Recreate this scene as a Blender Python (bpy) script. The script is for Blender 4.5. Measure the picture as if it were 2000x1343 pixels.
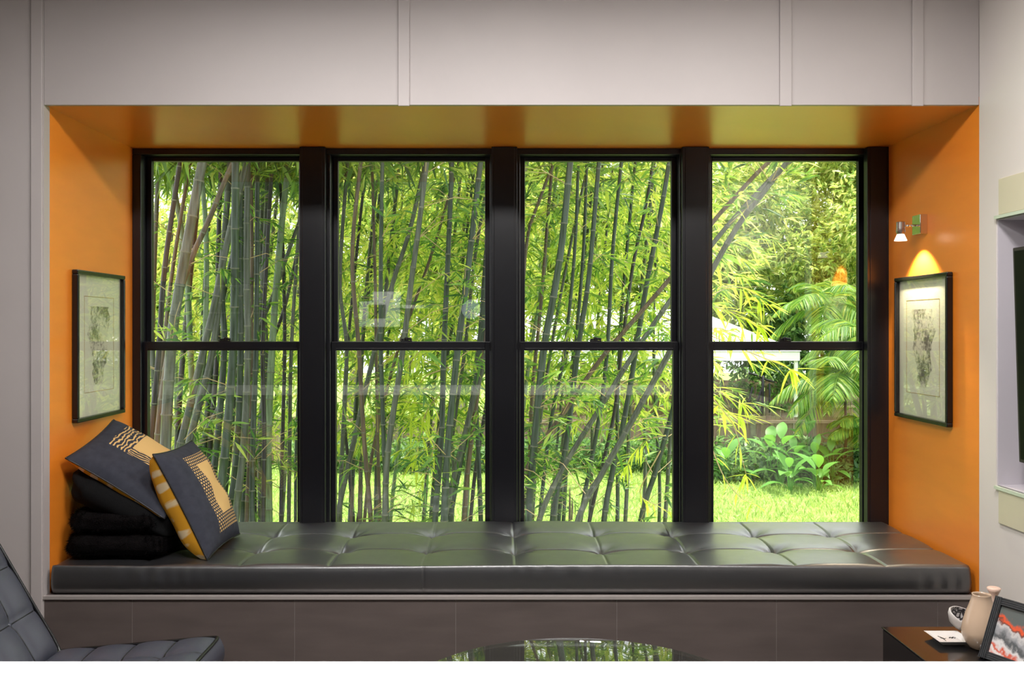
import bpy, bmesh, math, random
import numpy as np
from mathutils import Vector, Matrix

for o in list(bpy.data.objects): bpy.data.objects.remove(o)
SC = bpy.context.scene
COL = SC.collection
RNG = random.Random(7)
NR = np.random.default_rng(11)

# ------------------------------------------------------------------ camera, sky, sun, exposure
F = 1815.6            # focal length in pixels of the 2000 x 1343 frame
VX, VY = 970.0, 640.0 # vanishing point of the room's depth direction
EYE = 1.43
cam = bpy.data.cameras.new('camera'); cam.sensor_width = 36.0; cam.sensor_fit = 'HORIZONTAL'
cam.lens = F / 2000.0 * 36.0
cam.shift_x = (1000 - VX) / 2000.0
cam.shift_y = -(671.5 - VY) / 2000.0
cam.clip_start = 0.05; cam.clip_end = 300
camo = bpy.data.objects.new('camera', cam); COL.objects.link(camo)
camo.location = (0, 0, EYE); camo.rotation_euler = (math.pi / 2, 0, 0)
SC.camera = camo

world = bpy.data.worlds.new('overcast_sky'); SC.world = world
world.use_nodes = True
wn = world.node_tree.nodes; wn.clear()
wo = wn.new('ShaderNodeOutputWorld'); wb = wn.new('ShaderNodeBackground')
wb.inputs['Color'].default_value = (0.93, 0.97, 1.0, 1); wb.inputs['Strength'].default_value = 3.0
world.node_tree.links.new(wb.outputs[0], wo.inputs[0])

sun = bpy.data.lights.new('sun', 'SUN'); sun.energy = 9.0; sun.angle = math.radians(6); sun.color = (1.0, 0.95, 0.84)
suno = bpy.data.objects.new('sun', sun); COL.objects.link(suno)
suno.rotation_euler = Vector((-0.34, -0.14, -0.93)).to_track_quat('-Z', 'Y').to_euler()
suno.location = (6, 14, 18)

SC.view_settings.view_transform = 'Standard'; SC.view_settings.look = 'None'
SC.view_settings.exposure = 0.0; SC.view_settings.gamma = 1.0; SC.view_settings.use_curve_mapping = False
SC.cycles.use_denoising = True
SC.cycles.max_bounces = 8; SC.cycles.diffuse_bounces = 4; SC.cycles.glossy_bounces = 4
SC.cycles.transparent_max_bounces = 16; SC.cycles.sample_clamp_indirect = 6.0

CEILING_FILL_W = 36.0     # each ceiling lamp added to brighten the room
DOWNLIGHT_W = 36.0         # the picture light in the alcove

# ------------------------------------------------------------------ helpers
def px(x, y, d):
    return Vector(((x - VX) * d / F, d, EYE - (y - VY) * d / F))
def pX(x, d): return (x - VX) * d / F
def pZ(y, d): return EYE - (y - VY) * d / F

def lin(c):
    return tuple((v / 255 / 12.92) if v / 255 <= 0.04045 else ((v / 255 + 0.055) / 1.055) ** 2.4 for v in c)

def nmat(name):
    m = bpy.data.materials.new(name); m.use_nodes = True
    nt = m.node_tree
    return m, nt, nt.nodes['Principled BSDF']

def setin(b, **k):
    for n, v in k.items():
        n = n.replace('_', ' ')
        if n in b.inputs: b.inputs[n].default_value = v

def mat(name, rgb, rough=0.5, metal=0.0, spec=0.5, var=0.0, scale=8.0, stretch=(1, 1, 1), bump=0.0, bscale=60.0, coat=0.0, rgb2=None, bdist=0.01):
    m, nt, b = nmat(name)
    c = lin(rgb)
    b.inputs['Base Color'].default_value = (*c, 1)
    setin(b, Roughness=rough, Metallic=metal, Specular_IOR_Level=spec, Coat_Weight=coat, Coat_Roughness=.3)
    tc = nt.nodes.new('ShaderNodeTexCoord')
    if var > 0 or rgb2 is not None:
        mp = nt.nodes.new('ShaderNodeMapping'); mp.inputs['Scale'].default_value = stretch
        nz = nt.nodes.new('ShaderNodeTexNoise'); nz.inputs['Scale'].default_value = scale; nz.inputs['Detail'].default_value = 5
        mx = nt.nodes.new('ShaderNodeMix'); mx.data_type = 'RGBA'
        c2 = lin(rgb2) if rgb2 is not None else tuple(v * (1 - var) for v in c)
        c1 = c if rgb2 is not None else tuple(min(1, v * (1 + var)) for v in c)
        mx.inputs['A'].default_value = (*c1, 1); mx.inputs['B'].default_value = (*c2, 1)
        mr = nt.nodes.new('ShaderNodeMapRange'); mr.inputs['From Min'].default_value = .3; mr.inputs['From Max'].default_value = .7
        L = nt.links.new
        L(tc.outputs['Object'], mp.inputs['Vector']); L(mp.outputs[0], nz.inputs['Vector'])
        L(nz.outputs['Fac'], mr.inputs['Value']); L(mr.outputs[0], mx.inputs['Factor']); L(mx.outputs['Result'], b.inputs['Base Color'])
    if bump > 0:
        nb = nt.nodes.new('ShaderNodeTexNoise'); nb.inputs['Scale'].default_value = bscale; nb.inputs['Detail'].default_value = 4
        bp = nt.nodes.new('ShaderNodeBump'); bp.inputs['Strength'].default_value = bump; bp.inputs['Distance'].default_value = bdist
        nt.links.new(tc.outputs['Object'], nb.inputs['Vector'])
        nt.links.new(nb.outputs['Fac'], bp.inputs['Height']); nt.links.new(bp.outputs[0], b.inputs['Normal'])
    return m

def leafmat(name, cols, trans=0.45, rough=0.45):
    """leaf colour differs from leaf to leaf (random per island), light shines through"""
    m = bpy.data.materials.new(name); m.use_nodes = True
    nt = m.node_tree; nt.nodes.clear()
    out = nt.nodes.new('ShaderNodeOutputMaterial')
    geo = nt.nodes.new('ShaderNodeNewGeometry')
    rp = nt.nodes.new('ShaderNodeValToRGB')
    rp.color_ramp.interpolation = 'LINEAR'
    els = rp.color_ramp.elements
    while len(els) < len(cols): els.new(0.5)
    for i, c in enumerate(cols):
        els[i].position = i / (len(cols) - 1); els[i].color = (*lin(c), 1)
    nt.links.new(geo.outputs['Random Per Island'], rp.inputs['Fac'])
    pr = nt.nodes.new('ShaderNodeBsdfPrincipled'); pr.inputs['Roughness'].default_value = rough
    pr.inputs['Specular IOR Level'].default_value = 0.5
    tl = nt.nodes.new('ShaderNodeBsdfTranslucent')
    hs = nt.nodes.new('ShaderNodeHueSaturation'); hs.inputs['Value'].default_value = 1.3; hs.inputs['Saturation'].default_value = 1.0; hs.inputs['Hue'].default_value = 0.485
    mx = nt.nodes.new('ShaderNodeMixShader'); mx.inputs['Fac'].default_value = trans
    L = nt.links.new
    L(rp.outputs['Color'], pr.inputs['Base Color']); L(rp.outputs['Color'], hs.inputs['Color']); L(hs.outputs['Color'], tl.inputs['Color'])
    L(pr.outputs[0], mx.inputs[1]); L(tl.outputs[0], mx.inputs[2]); L(mx.outputs[0], out.inputs['Surface'])
    return m

def glassmat(name, f0=0.07, tint=(1, 1, 1), rough=0.0, grow=0.9):
    m = bpy.data.materials.new(name); m.use_nodes = True
    nt = m.node_tree; nt.nodes.clear(); L = nt.links.new
    out = nt.nodes.new('ShaderNodeOutputMaterial')
    lw = nt.nodes.new('ShaderNodeLayerWeight'); lw.inputs['Blend'].default_value = 0.5
    pw = nt.nodes.new('ShaderNodeMath'); pw.operation = 'POWER'; pw.inputs[1].default_value = 5.0
    ml = nt.nodes.new('ShaderNodeMath'); ml.operation = 'MULTIPLY_ADD'; ml.inputs[1].default_value = grow; ml.inputs[2].default_value = f0
    tr = nt.nodes.new('ShaderNodeBsdfTransparent'); tr.inputs['Color'].default_value = (*tint, 1)
    gl = nt.nodes.new('ShaderNodeBsdfGlossy'); gl.inputs['Roughness'].default_value = rough
    mx = nt.nodes.new('ShaderNodeMixShader')
    L(lw.outputs['Facing'], pw.inputs[0]); L(pw.outputs[0], ml.inputs[0]); L(ml.outputs[0], mx.inputs['Fac'])
    L(tr.outputs[0], mx.inputs[1]); L(gl.outputs[0], mx.inputs[2]); L(mx.outputs[0], out.inputs['Surface'])
    return m

def emat(name, rgb, strength):
    m, nt, b = nmat(name)
    b.inputs['Base Color'].default_value = (*lin(rgb), 1)
    b.inputs['Emission Color'].default_value = (*lin(rgb), 1); b.inputs['Emission Strength'].default_value = strength
    return m

ORIG = {}
def wloc(o): return ORIG.get(o.name, Vector((0, 0, 0)))

class MB:
    def __init__(s): s.v = []; s.f = []; s.mi = []; s.uv = None
    def add(s, vs, fs, mi=0):
        n = len(s.v); s.v += [tuple(v) for v in vs]; s.f += [tuple(i + n for i in f) for f in fs]; s.mi += [mi] * len(fs); return s
    def box(s, x0, x1, y0, y1, z0, z1, mi=0):
        vs = [(x, y, z) for x in (x0, x1) for y in (y0, y1) for z in (z0, z1)]
        return s.add(vs, [(0, 1, 3, 2), (4, 6, 7, 5), (0, 4, 5, 1), (2, 3, 7, 6), (0, 2, 6, 4), (1, 5, 7, 3)], mi)
    def obox(s, c, ax, ay, az, mi=0):
        """oriented box: centre, half-axis vectors"""
        c, ax, ay, az = map(Vector, (c, ax, ay, az))
        vs = [c + ax * i + ay * j + az * k for i in (-1, 1) for j in (-1, 1) for k in (-1, 1)]
        return s.add(vs, [(0, 1, 3, 2), (4, 6, 7, 5), (0, 4, 5, 1), (2, 3, 7, 6), (0, 2, 6, 4), (1, 5, 7, 3)], mi)
    def tube(s, pts, rad, n=10, cap=True, mi=0, mifn=None):
        pts = [Vector(p) for p in pts]
        if not hasattr(rad, '__len__'): rad = [rad] * len(pts)
        base = len(s.v); prev = None
        for i, p in enumerate(pts):
            t = (pts[min(i + 1, len(pts) - 1)] - pts[max(i - 1, 0)]).normalized()
            if prev is None:
                a = Vector((0, 1, 0)) if abs(t.y) < .9 else Vector((1, 0, 0))
            else: a = prev
            a = (a - t * a.dot(t)).normalized(); b = t.cross(a); prev = a
            for k in range(n):
                w = 2 * math.pi * k / n
                s.v.append(tuple(p + (a * math.cos(w) + b * math.sin(w)) * rad[i]))
        for i in range(len(pts) - 1):
            for k in range(n):
                q = (base + i * n + k, base + i * n + (k + 1) % n, base + (i + 1) * n + (k + 1) % n, base + (i + 1) * n + k)
                s.f.append(q); s.mi.append(mifn(i) if mifn else mi)
        if cap:
            s.f.append(tuple(base + k for k in reversed(range(n)))); s.mi.append(mi)
            s.f.append(tuple(base + (len(pts) - 1) * n + k for k in range(n))); s.mi.append(mi)
        return s
    def lathe(s, prof, c=(0, 0, 0), n=32, axis='z', mi=0, sx=1.0, sy=1.0):
        base = len(s.v); c = Vector(c)
        for r, h in prof:
            for k in range(n):
                w = 2 * math.pi * k / n
                a, b = r * math.cos(w) * sx, r * math.sin(w) * sy
                p = (a, b, h) if axis == 'z' else ((h, a, b) if axis == 'x' else (a, h, b))
                s.v.append(tuple(c + Vector(p)))
        for i in range(len(prof) - 1):
            for k in range(n):
                s.f.append((base + i * n + k, base + i * n + (k + 1) % n, base + (i + 1) * n + (k + 1) % n, base + (i + 1) * n + k)); s.mi.append(mi)
        return s
    def grid(s, fn, nu, nv, mi=0, flip=False):
        base = len(s.v)
        for i in range(nu + 1):
            for j in range(nv + 1): s.v.append(tuple(fn(i / nu, j / nv)))
        for i in range(nu):
            for j in range(nv):
                a = base + i * (nv + 1) + j
                q = (a, a + nv + 1, a + nv + 2, a + 1)
                s.f.append(q[::-1] if flip else q); s.mi.append(mi)
        return s
    def build(s, name, m, parent=None, smooth=False, bevel=0.0, org=None, auto=None):
        me = bpy.data.meshes.new(name)
        if parent is not None: off = wloc(parent)
        elif org is not None: off = Vector(org)
        else:
            a = np.array(s.v); lo, hi = a.min(0), a.max(0)
            off = Vector(((lo[0] + hi[0]) / 2, (lo[1] + hi[1]) / 2, lo[2]))
        me.from_pydata([tuple(Vector(v) - off) for v in s.v], [], s.f)
        ms = m if isinstance(m, (list, tuple)) else [m]
        for q in ms: me.materials.append(q)
        if any(s.mi): me.polygons.foreach_set('material_index', s.mi)
        bm = bmesh.new(); bm.from_mesh(me); bmesh.ops.recalc_face_normals(bm, faces=bm.faces); bm.to_mesh(me); bm.free()
        if smooth: me.polygons.foreach_set('use_smooth', [True] * len(me.polygons))
        me.update()
        o = bpy.data.objects.new(name, me); COL.objects.link(o)
        if parent is not None:
            o.parent = parent; ORIG[o.name] = off
        else:
            o.location = off; ORIG[o.name] = off
        if bevel > 0:
            b = o.modifiers.new('bevel', 'BEVEL'); b.width = bevel; b.segments = 2; b.limit_method = 'ANGLE'
        if auto is not None:
            try: me.set_sharp_from_angle(angle=auto)
            except Exception: pass
        return o

def bx(*a, **k): return MB().box(*a, **k)

def tag(o, label=None, cat=None, group=None, kind=None):
    if label: o['label'] = label
    if cat: o['category'] = cat
    if group: o['group'] = group
    if kind: o['kind'] = kind
    return o

def empty(name, loc, label=None, cat=None, group=None, kind=None):
    o = bpy.data.objects.new(name, None); COL.objects.link(o); o.location = loc; o.empty_display_size = .1
    ORIG[o.name] = Vector(loc)
    return tag(o, label, cat, group, kind)

def share(src, name, parent, matrix):
    """a further object on the same mesh; matrix is relative to the parent"""
    o = bpy.data.objects.new(name, src.data if hasattr(src, 'data') and not isinstance(src, bpy.types.Mesh) else src)
    COL.objects.link(o); o.parent = parent; o.matrix_local = matrix
    ORIG[o.name] = wloc(parent)
    return o

def smooth_path(pts, n=8):
    pts = [Vector(p) for p in pts]; out = []
    P = [pts[0] * 2 - pts[1]] + pts + [pts[-1] * 2 - pts[-2]]
    for i in range(1, len(P) - 2):
        for k in range(n):
            t = k / n; p0, p1, p2, p3 = P[i - 1], P[i], P[i + 1], P[i + 2]
            out.append(.5 * ((2 * p1) + (p2 - p0) * t + (2 * p0 - 5 * p1 + 4 * p2 - p3) * t * t + (3 * p1 - p0 - 3 * p2 + p3) * t ** 3))
    out.append(pts[-1]); return out

def leaf_mesh(name, base, dirs, length, width, m, parent, droop=0.12, org=None, seed=0):
    """many slender leaves as one mesh: base, dirs are (N,3) arrays"""
    r = np.random.default_rng(seed + 5)
    N = len(base)
    d = dirs / (np.linalg.norm(dirs, axis=1, keepdims=True) + 1e-9)
    up = r.normal(size=(N, 3)) * .55 + np.array([0, 0, 1.0])
    side = np.cross(d, up); side /= (np.linalg.norm(side, axis=1, keepdims=True) + 1e-9)
    L = length[:, None]; W = width[:, None]
    dz = np.zeros((N, 3)); dz[:, 2] = -1
    v = np.stack([base,
                  base + d * L * .28 + side * W * .5, base + d * L * .28 - side * W * .5,
                  base + d * L * .62 + side * W * .36 + dz * L * droop * .35, base + d * L * .62 - side * W * .36 + dz * L * droop * .35,
                  base + d * L + dz * L * droop], axis=1)
    off = wloc(parent) if parent is not None else Vector(org or (0, 0, 0))
    v = (v.reshape(-1, 3) - np.array(off)).astype(np.float32)
    k = (np.arange(N) * 6)[:, None]
    tri1 = np.stack([k[:, 0], k[:, 0] + 1, k[:, 0] + 2], 1)
    q = np.stack([k[:, 0] + 1, k[:, 0] + 3, k[:, 0] + 4, k[:, 0] + 2], 1)
    tri2 = np.stack([k[:, 0] + 3, k[:, 0] + 5, k[:, 0] + 4], 1)
    loops = np.concatenate([tri1, q, tri2], 1).reshape(-1)
    starts = (np.arange(N)[:, None] * 10 + np.array([0, 3, 7])[None]).reshape(-1)
    tot = np.tile(np.array([3, 4, 3]), N)
    me = bpy.data.meshes.new(name)
    me.vertices.add(len(v)); me.vertices.foreach_set('co', v.reshape(-1))
    me.loops.add(len(loops)); me.loops.foreach_set('vertex_index', loops.astype(np.int32))
    me.polygons.add(len(starts)); me.polygons.foreach_set('loop_start', starts.astype(np.int32)); me.polygons.foreach_set('loop_total', tot.astype(np.int32))
    me.materials.append(m); me.update(calc_edges=True); me.validate()
    o = bpy.data.objects.new(name, me); COL.objects.link(o)
    if parent is not None: o.parent = parent
    else: o.location = off
    ORIG[o.name] = off
    return o

def sprays(centres, axes, r, n=7, length=(.10, .20), width=.10, spread=.9, twig=.14):
    """fans of leaves at the centres -> base, dirs, length, width arrays"""
    C = np.repeat(np.asarray(centres, float), n, 0); A = np.repeat(np.asarray(axes, float), n, 0)
    N = len(C)
    A /= np.linalg.norm(A, axis=1, keepdims=True) + 1e-9
    d = A + r.normal(size=(N, 3)) * spread * np.array([.62, .62, .38])
    d[:, 2] -= .22
    b = C + A * (r.random((N, 1)) - .6) * twig
    L = r.uniform(length[0], length[1], N)
    return b, d, L, L * width * r.uniform(.8, 1.3, N)

# ------------------------------------------------------------------ materials
M = {}
M['wall'] = mat('grey_wall_paint', (176, 168, 166), .55, var=.03, scale=2.5, bump=.03, bscale=180, bdist=.002)
M['wall_side'] = mat('cream_wall_paint', (216, 209, 203), .42, var=.03, scale=2.0, bump=.03, bscale=160, bdist=.002)
M['orange'] = mat('orange_gloss_paint', (234, 134, 40), .30, var=.05, scale=3.0, stretch=(1, 1, 4), bump=.05, bscale=40, bdist=.003, coat=.45)
M['black'] = mat('black_window_paint', (14, 14, 19), .30, var=.12, scale=6, bump=.04, bscale=90, bdist=.002)
M['black_matt'] = mat('black_latch_metal', (14, 14, 15), .4, metal=.3)
M['ceiling'] = mat('white_ceiling', (232, 230, 226), .8, var=.01)
M['floor'] = mat('grey_floor_tile', (112, 104, 98), .35, var=.04, scale=5)
M['tile'] = mat('brown_grey_stone_tile', (92, 82, 79), .42, var=.13, scale=7, stretch=(.6, 1, 3), bump=.06, bscale=120, bdist=.002)
M['grout'] = mat('pale_grout', (140, 132, 128), .8, var=.05)
M['edge_trim'] = mat('satin_aluminium_trim', (176, 168, 164), .42, metal=.35)
M['glass'] = glassmat('window_glass', f0=.075)
M['white_lacquer'] = mat('white_counter', (250, 250, 248), .35, var=.005)
M['counter_base'] = mat('white_cabinet', (226, 224, 220), .45, var=.01)
M['chrome'] = mat('chrome', (225, 225, 225), .12, metal=1.0, bump=.02, bscale=30)
M['steel'] = mat('brushed_nickel', (176, 168, 160), .3, metal=1.0, var=.08, scale=40)
M['tv'] = mat('black_screen', (6, 6, 7), .34, spec=.15, var=.05)
M['tv_edge'] = mat('dark_brown_bezel', (46, 40, 40), .4, var=.05)
M['niche'] = mat('lilac_grey_niche', (196, 190, 196), .5, var=.03, scale=3)
M['panel'] = mat('reflection_tint_panel', (205, 198, 172), .22, var=.02)  # yellowish reflection of the window is put into this colour
M['lip'] = mat('pale_green_edge', (196, 208, 186), .2, var=.02)
M['lacquer_black'] = mat('black_lacquer', (12, 12, 14), .09, var=.1, coat=.5)

def leather(name, rgb, rough, spec, crough, coat=1.0):
    m, nt, b = nmat(name)
    setin(b, Roughness=rough, Specular_IOR_Level=spec, Coat_Weight=coat, Coat_Roughness=crough, Coat_IOR=1.75)
    b.inputs['Base Color'].default_value = (*lin(rgb), 1)
    tc = nt.nodes.new('ShaderNodeTexCoord'); v = nt.nodes.new('ShaderNodeTexVoronoi'); v.inputs['Scale'].default_value = 420
    n = nt.nodes.new('ShaderNodeTexNoise'); n.inputs['Scale'].default_value = 26; n.inputs['Detail'].default_value = 4
    ad = nt.nodes.new('ShaderNodeMath'); ad.operation = 'MULTIPLY_ADD'; ad.inputs[1].default_value = .25
    bp = nt.nodes.new('ShaderNodeBump'); bp.inputs['Strength'].default_value = .25; bp.inputs['Distance'].default_value = .003
    mr = nt.nodes.new('ShaderNodeMapRange'); mr.inputs['To Min'].default_value = rough - .06; mr.inputs['To Max'].default_value = rough + .08
    L = nt.links.new
    L(tc.outputs['Object'], v.inputs['Vector']); L(tc.outputs['Object'], n.inputs['Vector'])
    L(v.outputs['Distance'], ad.inputs[0]); L(n.outputs['Fac'], ad.inputs[2]); L(ad.outputs[0], bp.inputs['Height'])
    L(bp.outputs[0], b.inputs['Normal']); L(n.outputs['Fac'], mr.inputs['Value']); L(mr.outputs[0], b.inputs['Roughness'])
    return m
M['leather'] = leather('black_leather', (22, 22, 25), .46, 1.0, .34)
M['leather_chair'] = leather('charcoal_leather', (58, 60, 70), .42, .4, .4, .15)
M['piping'] = mat('black_piping', (14, 14, 15), .35, var=.05)
M['fur'] = mat('black_fur', (13, 10, 11), .9, spec=.1, var=.5, scale=60, bump=.9, bscale=220, bdist=.02)
M['velvet'] = mat('black_velvet', (10, 10, 11), .85, spec=.15, var=.2, scale=30, bump=.2, bscale=300)
M['art_paper'] = mat('cream_mat_board', (226, 226, 206), .6, var=.02)
M['gold'] = mat('gold_line', (176, 146, 84), .45, var=.1)
M['frame_black'] = mat('black_picture_frame', (20, 18, 18), .22, var=.1)
M['art_glass'] = glassmat('picture_glass', f0=.09)

def artmat(name, seed, ink=(112, 108, 98), paper=(222, 220, 198)):  # ink colour paled to stand in for reflection over the print
    """abstract ink print: denser ink in an upright band, worn to the paper elsewhere"""
    m, nt, b = nmat(name); L = nt.links.new
    setin(b, Roughness=.6)
    tc = nt.nodes.new('ShaderNodeTexCoord'); mp = nt.nodes.new('ShaderNodeMapping')
    mp.inputs['Location'].default_value = (seed, seed * .7, seed * 1.3)
    n1 = nt.nodes.new('ShaderNodeTexNoise'); n1.inputs['Scale'].default_value = 55; n1.inputs['Detail'].default_value = 8; n1.inputs['Roughness'].default_value = .7
    n2 = nt.nodes.new('ShaderNodeTexNoise'); n2.inputs['Scale'].default_value = 9
    ad = nt.nodes.new('ShaderNodeMath'); ad.operation = 'MULTIPLY_ADD'; ad.inputs[1].default_value = .8
    rp = nt.nodes.new('ShaderNodeValToRGB'); e = rp.color_ramp.elements
    e[0].position = .78; e[0].color = (*lin(ink), 1); e[1].position = .98; e[1].color = (*lin(paper), 1)
    L(tc.outputs['Object'], mp.inputs['Vector']); L(mp.outputs[0], n1.inputs['Vector']); L(mp.outputs[0], n2.inputs['Vector'])
    L(n2.outputs['Fac'], ad.inputs[0]); L(n1.outputs['Fac'], ad.inputs[2]); L(ad.outputs[0], rp.inputs['Fac']); L(rp.outputs[0], b.inputs['Base Color'])
    return m

# ------------------------------------------------------------------ room shell
XL, XR = -1.656, 1.765          # alcove left and right
YF, YB = 3.40, 4.245            # front wall plane, window plane
ZS = EYE + (640 - 204.5) / 534  # soffit
ZB = EYE - (1163 - 640) / 534   # bench top
ZT = ZB + .107                  # seat pad top
RX0, RY0, ZC = -4.2, -2.7, 2.78 # room's far corner

tag(bx(RX0, XR + .3, RY0, YB + .1, -.08, 0).build('floor', M['floor']), 'grey tiled floor of the room', None, kind='structure')
tag(bx(RX0, XR + .3, RY0, YF + .1, ZC, ZC + .08).build('ceiling', M['ceiling']), 'white flat ceiling above the room', None, kind='structure')

# front wall: panels and battens
wf = empty('wall_front', (0, YF, 0), 'grey panelled wall around the window alcove', None, kind='structure')
cuts = [(62, 84), (778, 800), (1522, 1545), (1780, 1802)]
def fX(x): return (x - VX) / 534.0
edges = [XL] + [v for c in cuts[1:] for v in ((c[0] + c[1]) / 2,) * 1]
xs = [XL] + [fX((a + b) / 2) for a, b in cuts[1:]] + [XR]
for a, b in zip(xs[:-1], xs[1:]):
    bx(a + .0015, b - .0015, YF, YF + .02, ZS, ZC).build('panel', M['wall'], wf)
for a, b in cuts[1:]:
    bx(fX(a), fX(b), YF - .009, YF, ZS - .006, ZC).build('batten', M['wall'], wf, bevel=.002)
bx(fX(73), XL, YF, YF + .044, 0, ZC).build('panel', M['wall'], wf)
bx(fX(-330) + .003, fX(73) - .0015, YF, YF + .044, 0, ZC).build('panel', M['wall'], wf)
bx(RX0, fX(-330), YF, YF + .044, 0, ZC).build('panel', M['wall'], wf)
bx(fX(62), fX(84), YF - .009, YF, 0, ZC).build('batten', M['wall'], wf, bevel=.002)
bx(XL, XR + .3, YF + .02, YF + .044, ZS + .03, ZC).build('backing', M['wall'], wf)

# alcove lining
tag(bx(XL - .05, XL, YF + .044, YB + .1, ZB - .45, ZS + .03).build('wall_alcove_left', M['orange']), 'orange painted left side of the window alcove', None, kind='structure')
tag(bx(XR, XR + .3, YF + .001, YB + .1, ZB - .45, ZS + .03).build('wall_alcove_right', M['orange']), 'orange painted right side of the window alcove', None, kind='structure')
tag(bx(XL, XR, YF + .02, YB + .1, ZS, ZS + .03).build('ceiling_alcove', M['orange']), 'orange painted soffit of the window alcove', None, kind='structure')

# side wall with television niche
NY, NZ0, NZ1, ND = 3.285, pZ(947, 3.285), pZ(428.5, 3.285), .16
NY0 = 1.75
wr = empty('wall_right', (XR, 0, 0), 'cream side wall with the television niche', None, kind='structure')
bx(XR, XR + .2, NY, YF, 0, ZC).build('panel', M['wall_side'], wr)
bx(XR, XR + .2, NY0, NY, NZ1, ZC).build('panel', M['wall_side'], wr)
bx(XR, XR + .2, NY0, NY, 0, NZ0).build('panel', M['wall_side'], wr)
bx(XR, XR + .2, RY0, NY0, 0, ZC).build('panel', M['wall_side'], wr)
nb = MB().box(XR + ND, XR + .2, NY0, NY, NZ0, NZ1).box(XR + .004, XR + ND, NY - .006, NY - .0005, NZ0, NZ1)
nb.build('niche_lining', M['niche'], wr)
for z0, z1 in ((pZ(349, 3.25), NZ1 + .012), (NZ0 - .012, pZ(1020.5, 3.26))):
    a, b = min(z0, z1), max(z0, z1)
    bx(XR - .008, XR, NY0 - .03, 3.256, a, b).build('surround_panel', M['panel'], wr, bevel=.002)
bx(XR - .012, XR + .004, NY0, NY - .007, NZ1, NZ1 + .011).build('niche_lip', M['lip'], wr)
bx(XR + .004, XR + ND, NY0, NY - .007, NZ1 - .0035, NZ1 - .0005).build('niche_soffit', M['niche'], wr)
bx(XR - .012, XR + .004, NY0, NY - .007, NZ0 - .011, NZ0).build('niche_lip', M['lip'], wr)
bx(XR + .004, XR + ND, NY0, NY - .007, NZ0 + .0005, NZ0 + .0035).build('niche_sill', M['niche'], wr)

tag(bx(RX0 - .1, RX0, RY0, YF + .044, 0, ZC).build('wall_left', M['wall_side']), 'cream wall at the far left of the room', None, kind='structure')
tag(bx(RX0 - .1, XR + .3, RY0 - .1, RY0, 0, ZC).build('wall_back', mat('charcoal_wall_paint', (62, 60, 60), .6, var=.05)), 'charcoal wall behind the kitchen', None, kind='structure')

# ------------------------------------------------------------------ windows
SD = 4.27
def sX(x): return (x - VX) * SD / F
WIN = [(270, 293, 582, 602), (633, 659, 947, 966), (1003, 1025.5, 1313, 1333), (1370, 1393.5, 1680, 1703)]
NAMES = ['leftmost', 'second', 'third', 'rightmost']
LX = [441, 794, 1163, 1532]
zt, zr1, zr0 = pZ(313, SD), pZ(667, SD), pZ(684, SD)
zsill = ZB + .02
for i, (o0, g0, g1, o1) in enumerate(WIN):
    a0, a1, b0, b1 = sX(o0), sX(o1), sX(g0), sX(g1)
    if i == 0: a0 = XL
    w = empty('window_%d' % (i + 1), ((a0 + a1) / 2, YB, ZB), '%s black sash window looking onto the bamboo' % NAMES[i], None, kind='structure')
    fr = MB()
    fr.box(a0, a1, YB - .022, YB + .09, zt + .018, ZS).box(a0, a1, YB - .022, YB + .09, ZB - .05, zsill)
    fr.box(a0, b0 - .024, YB - .022, YB + .09, zsill, zt + .018).box(b1 + .024, a1, YB - .022, YB + .09, zsill, zt + .018)
    fr.build('frame', M['black'], w, bevel=.003)
    # upper sash (outer track) and lower sash (inner track)
    st = .0245
    up = MB()
    up.box(b0 - .024, b0, YB + .045, YB + .075, zr0, zt + .018).box(b1, b1 + .024, YB + .045, YB + .075, zr0, zt + .018)
    up.box(b0, b1, YB + .045, YB + .075, zt, zt + .018).box(b0, b1, YB + .045, YB + .075, zr0 + .004, zr1 + .001)
    us = up.build('upper_sash', M['black'], w, bevel=.002)
    bx(b0, b1, YB + .058, YB + .062, zr1 + .001, zt).build('pane', M['glass'], us)
    lo = MB()
    lo.box(b0 - .024, b0 - .004, YB + .005, YB + .04, zsill, zr1).box(b1 + .001, b1 + .024, YB + .005, YB + .04, zsill, zr1)
    lo.box(b0 - .004, b1 + .001, YB + .005, YB + .04, zr0, zr1).box(b0 - .004, b1 + .001, YB + .005, YB + .04, zsill, zsill + .05)
    lo.box(b0 - .004, b1 + .001, YB + .001, YB + .005, zr0 + .008, zr0 + .011)
    ls = lo.build('lower_sash', M['black'], w, bevel=.002)
    bx(b0 - .004, b1 + .001, YB + .02, YB + .024, zsill + .05, zr0).build('pane', M['glass'], ls)
    # latch on the meeting rail
    lx = sX(LX[i]); lt = MB()
    lt.box(lx - .026, lx + .026, YB + .008, YB + .034, zr1, zr1 + .006)
    lt.lathe([(0, zr1 + .006), (.011, zr1 + .006), (.011, zr1 + .017), (.006, zr1 + .021), (0, zr1 + .021)], (lx, YB + .02, 0), 14)
    lt.tube([(lx - .003, YB + .018, zr1 + .015), (lx + .016, YB + .012, zr1 + .013), (lx + .024, YB + .008, zr1 + .011)], [.006, .005, .006], 8)
    lt.box(lx - .024, lx - .012, YB + .012, YB + .03, zr1 + .006, zr1 + .014)
    lt.build('latch', M['black_matt'], ls, bevel=.001)
CD = 4.183
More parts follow.
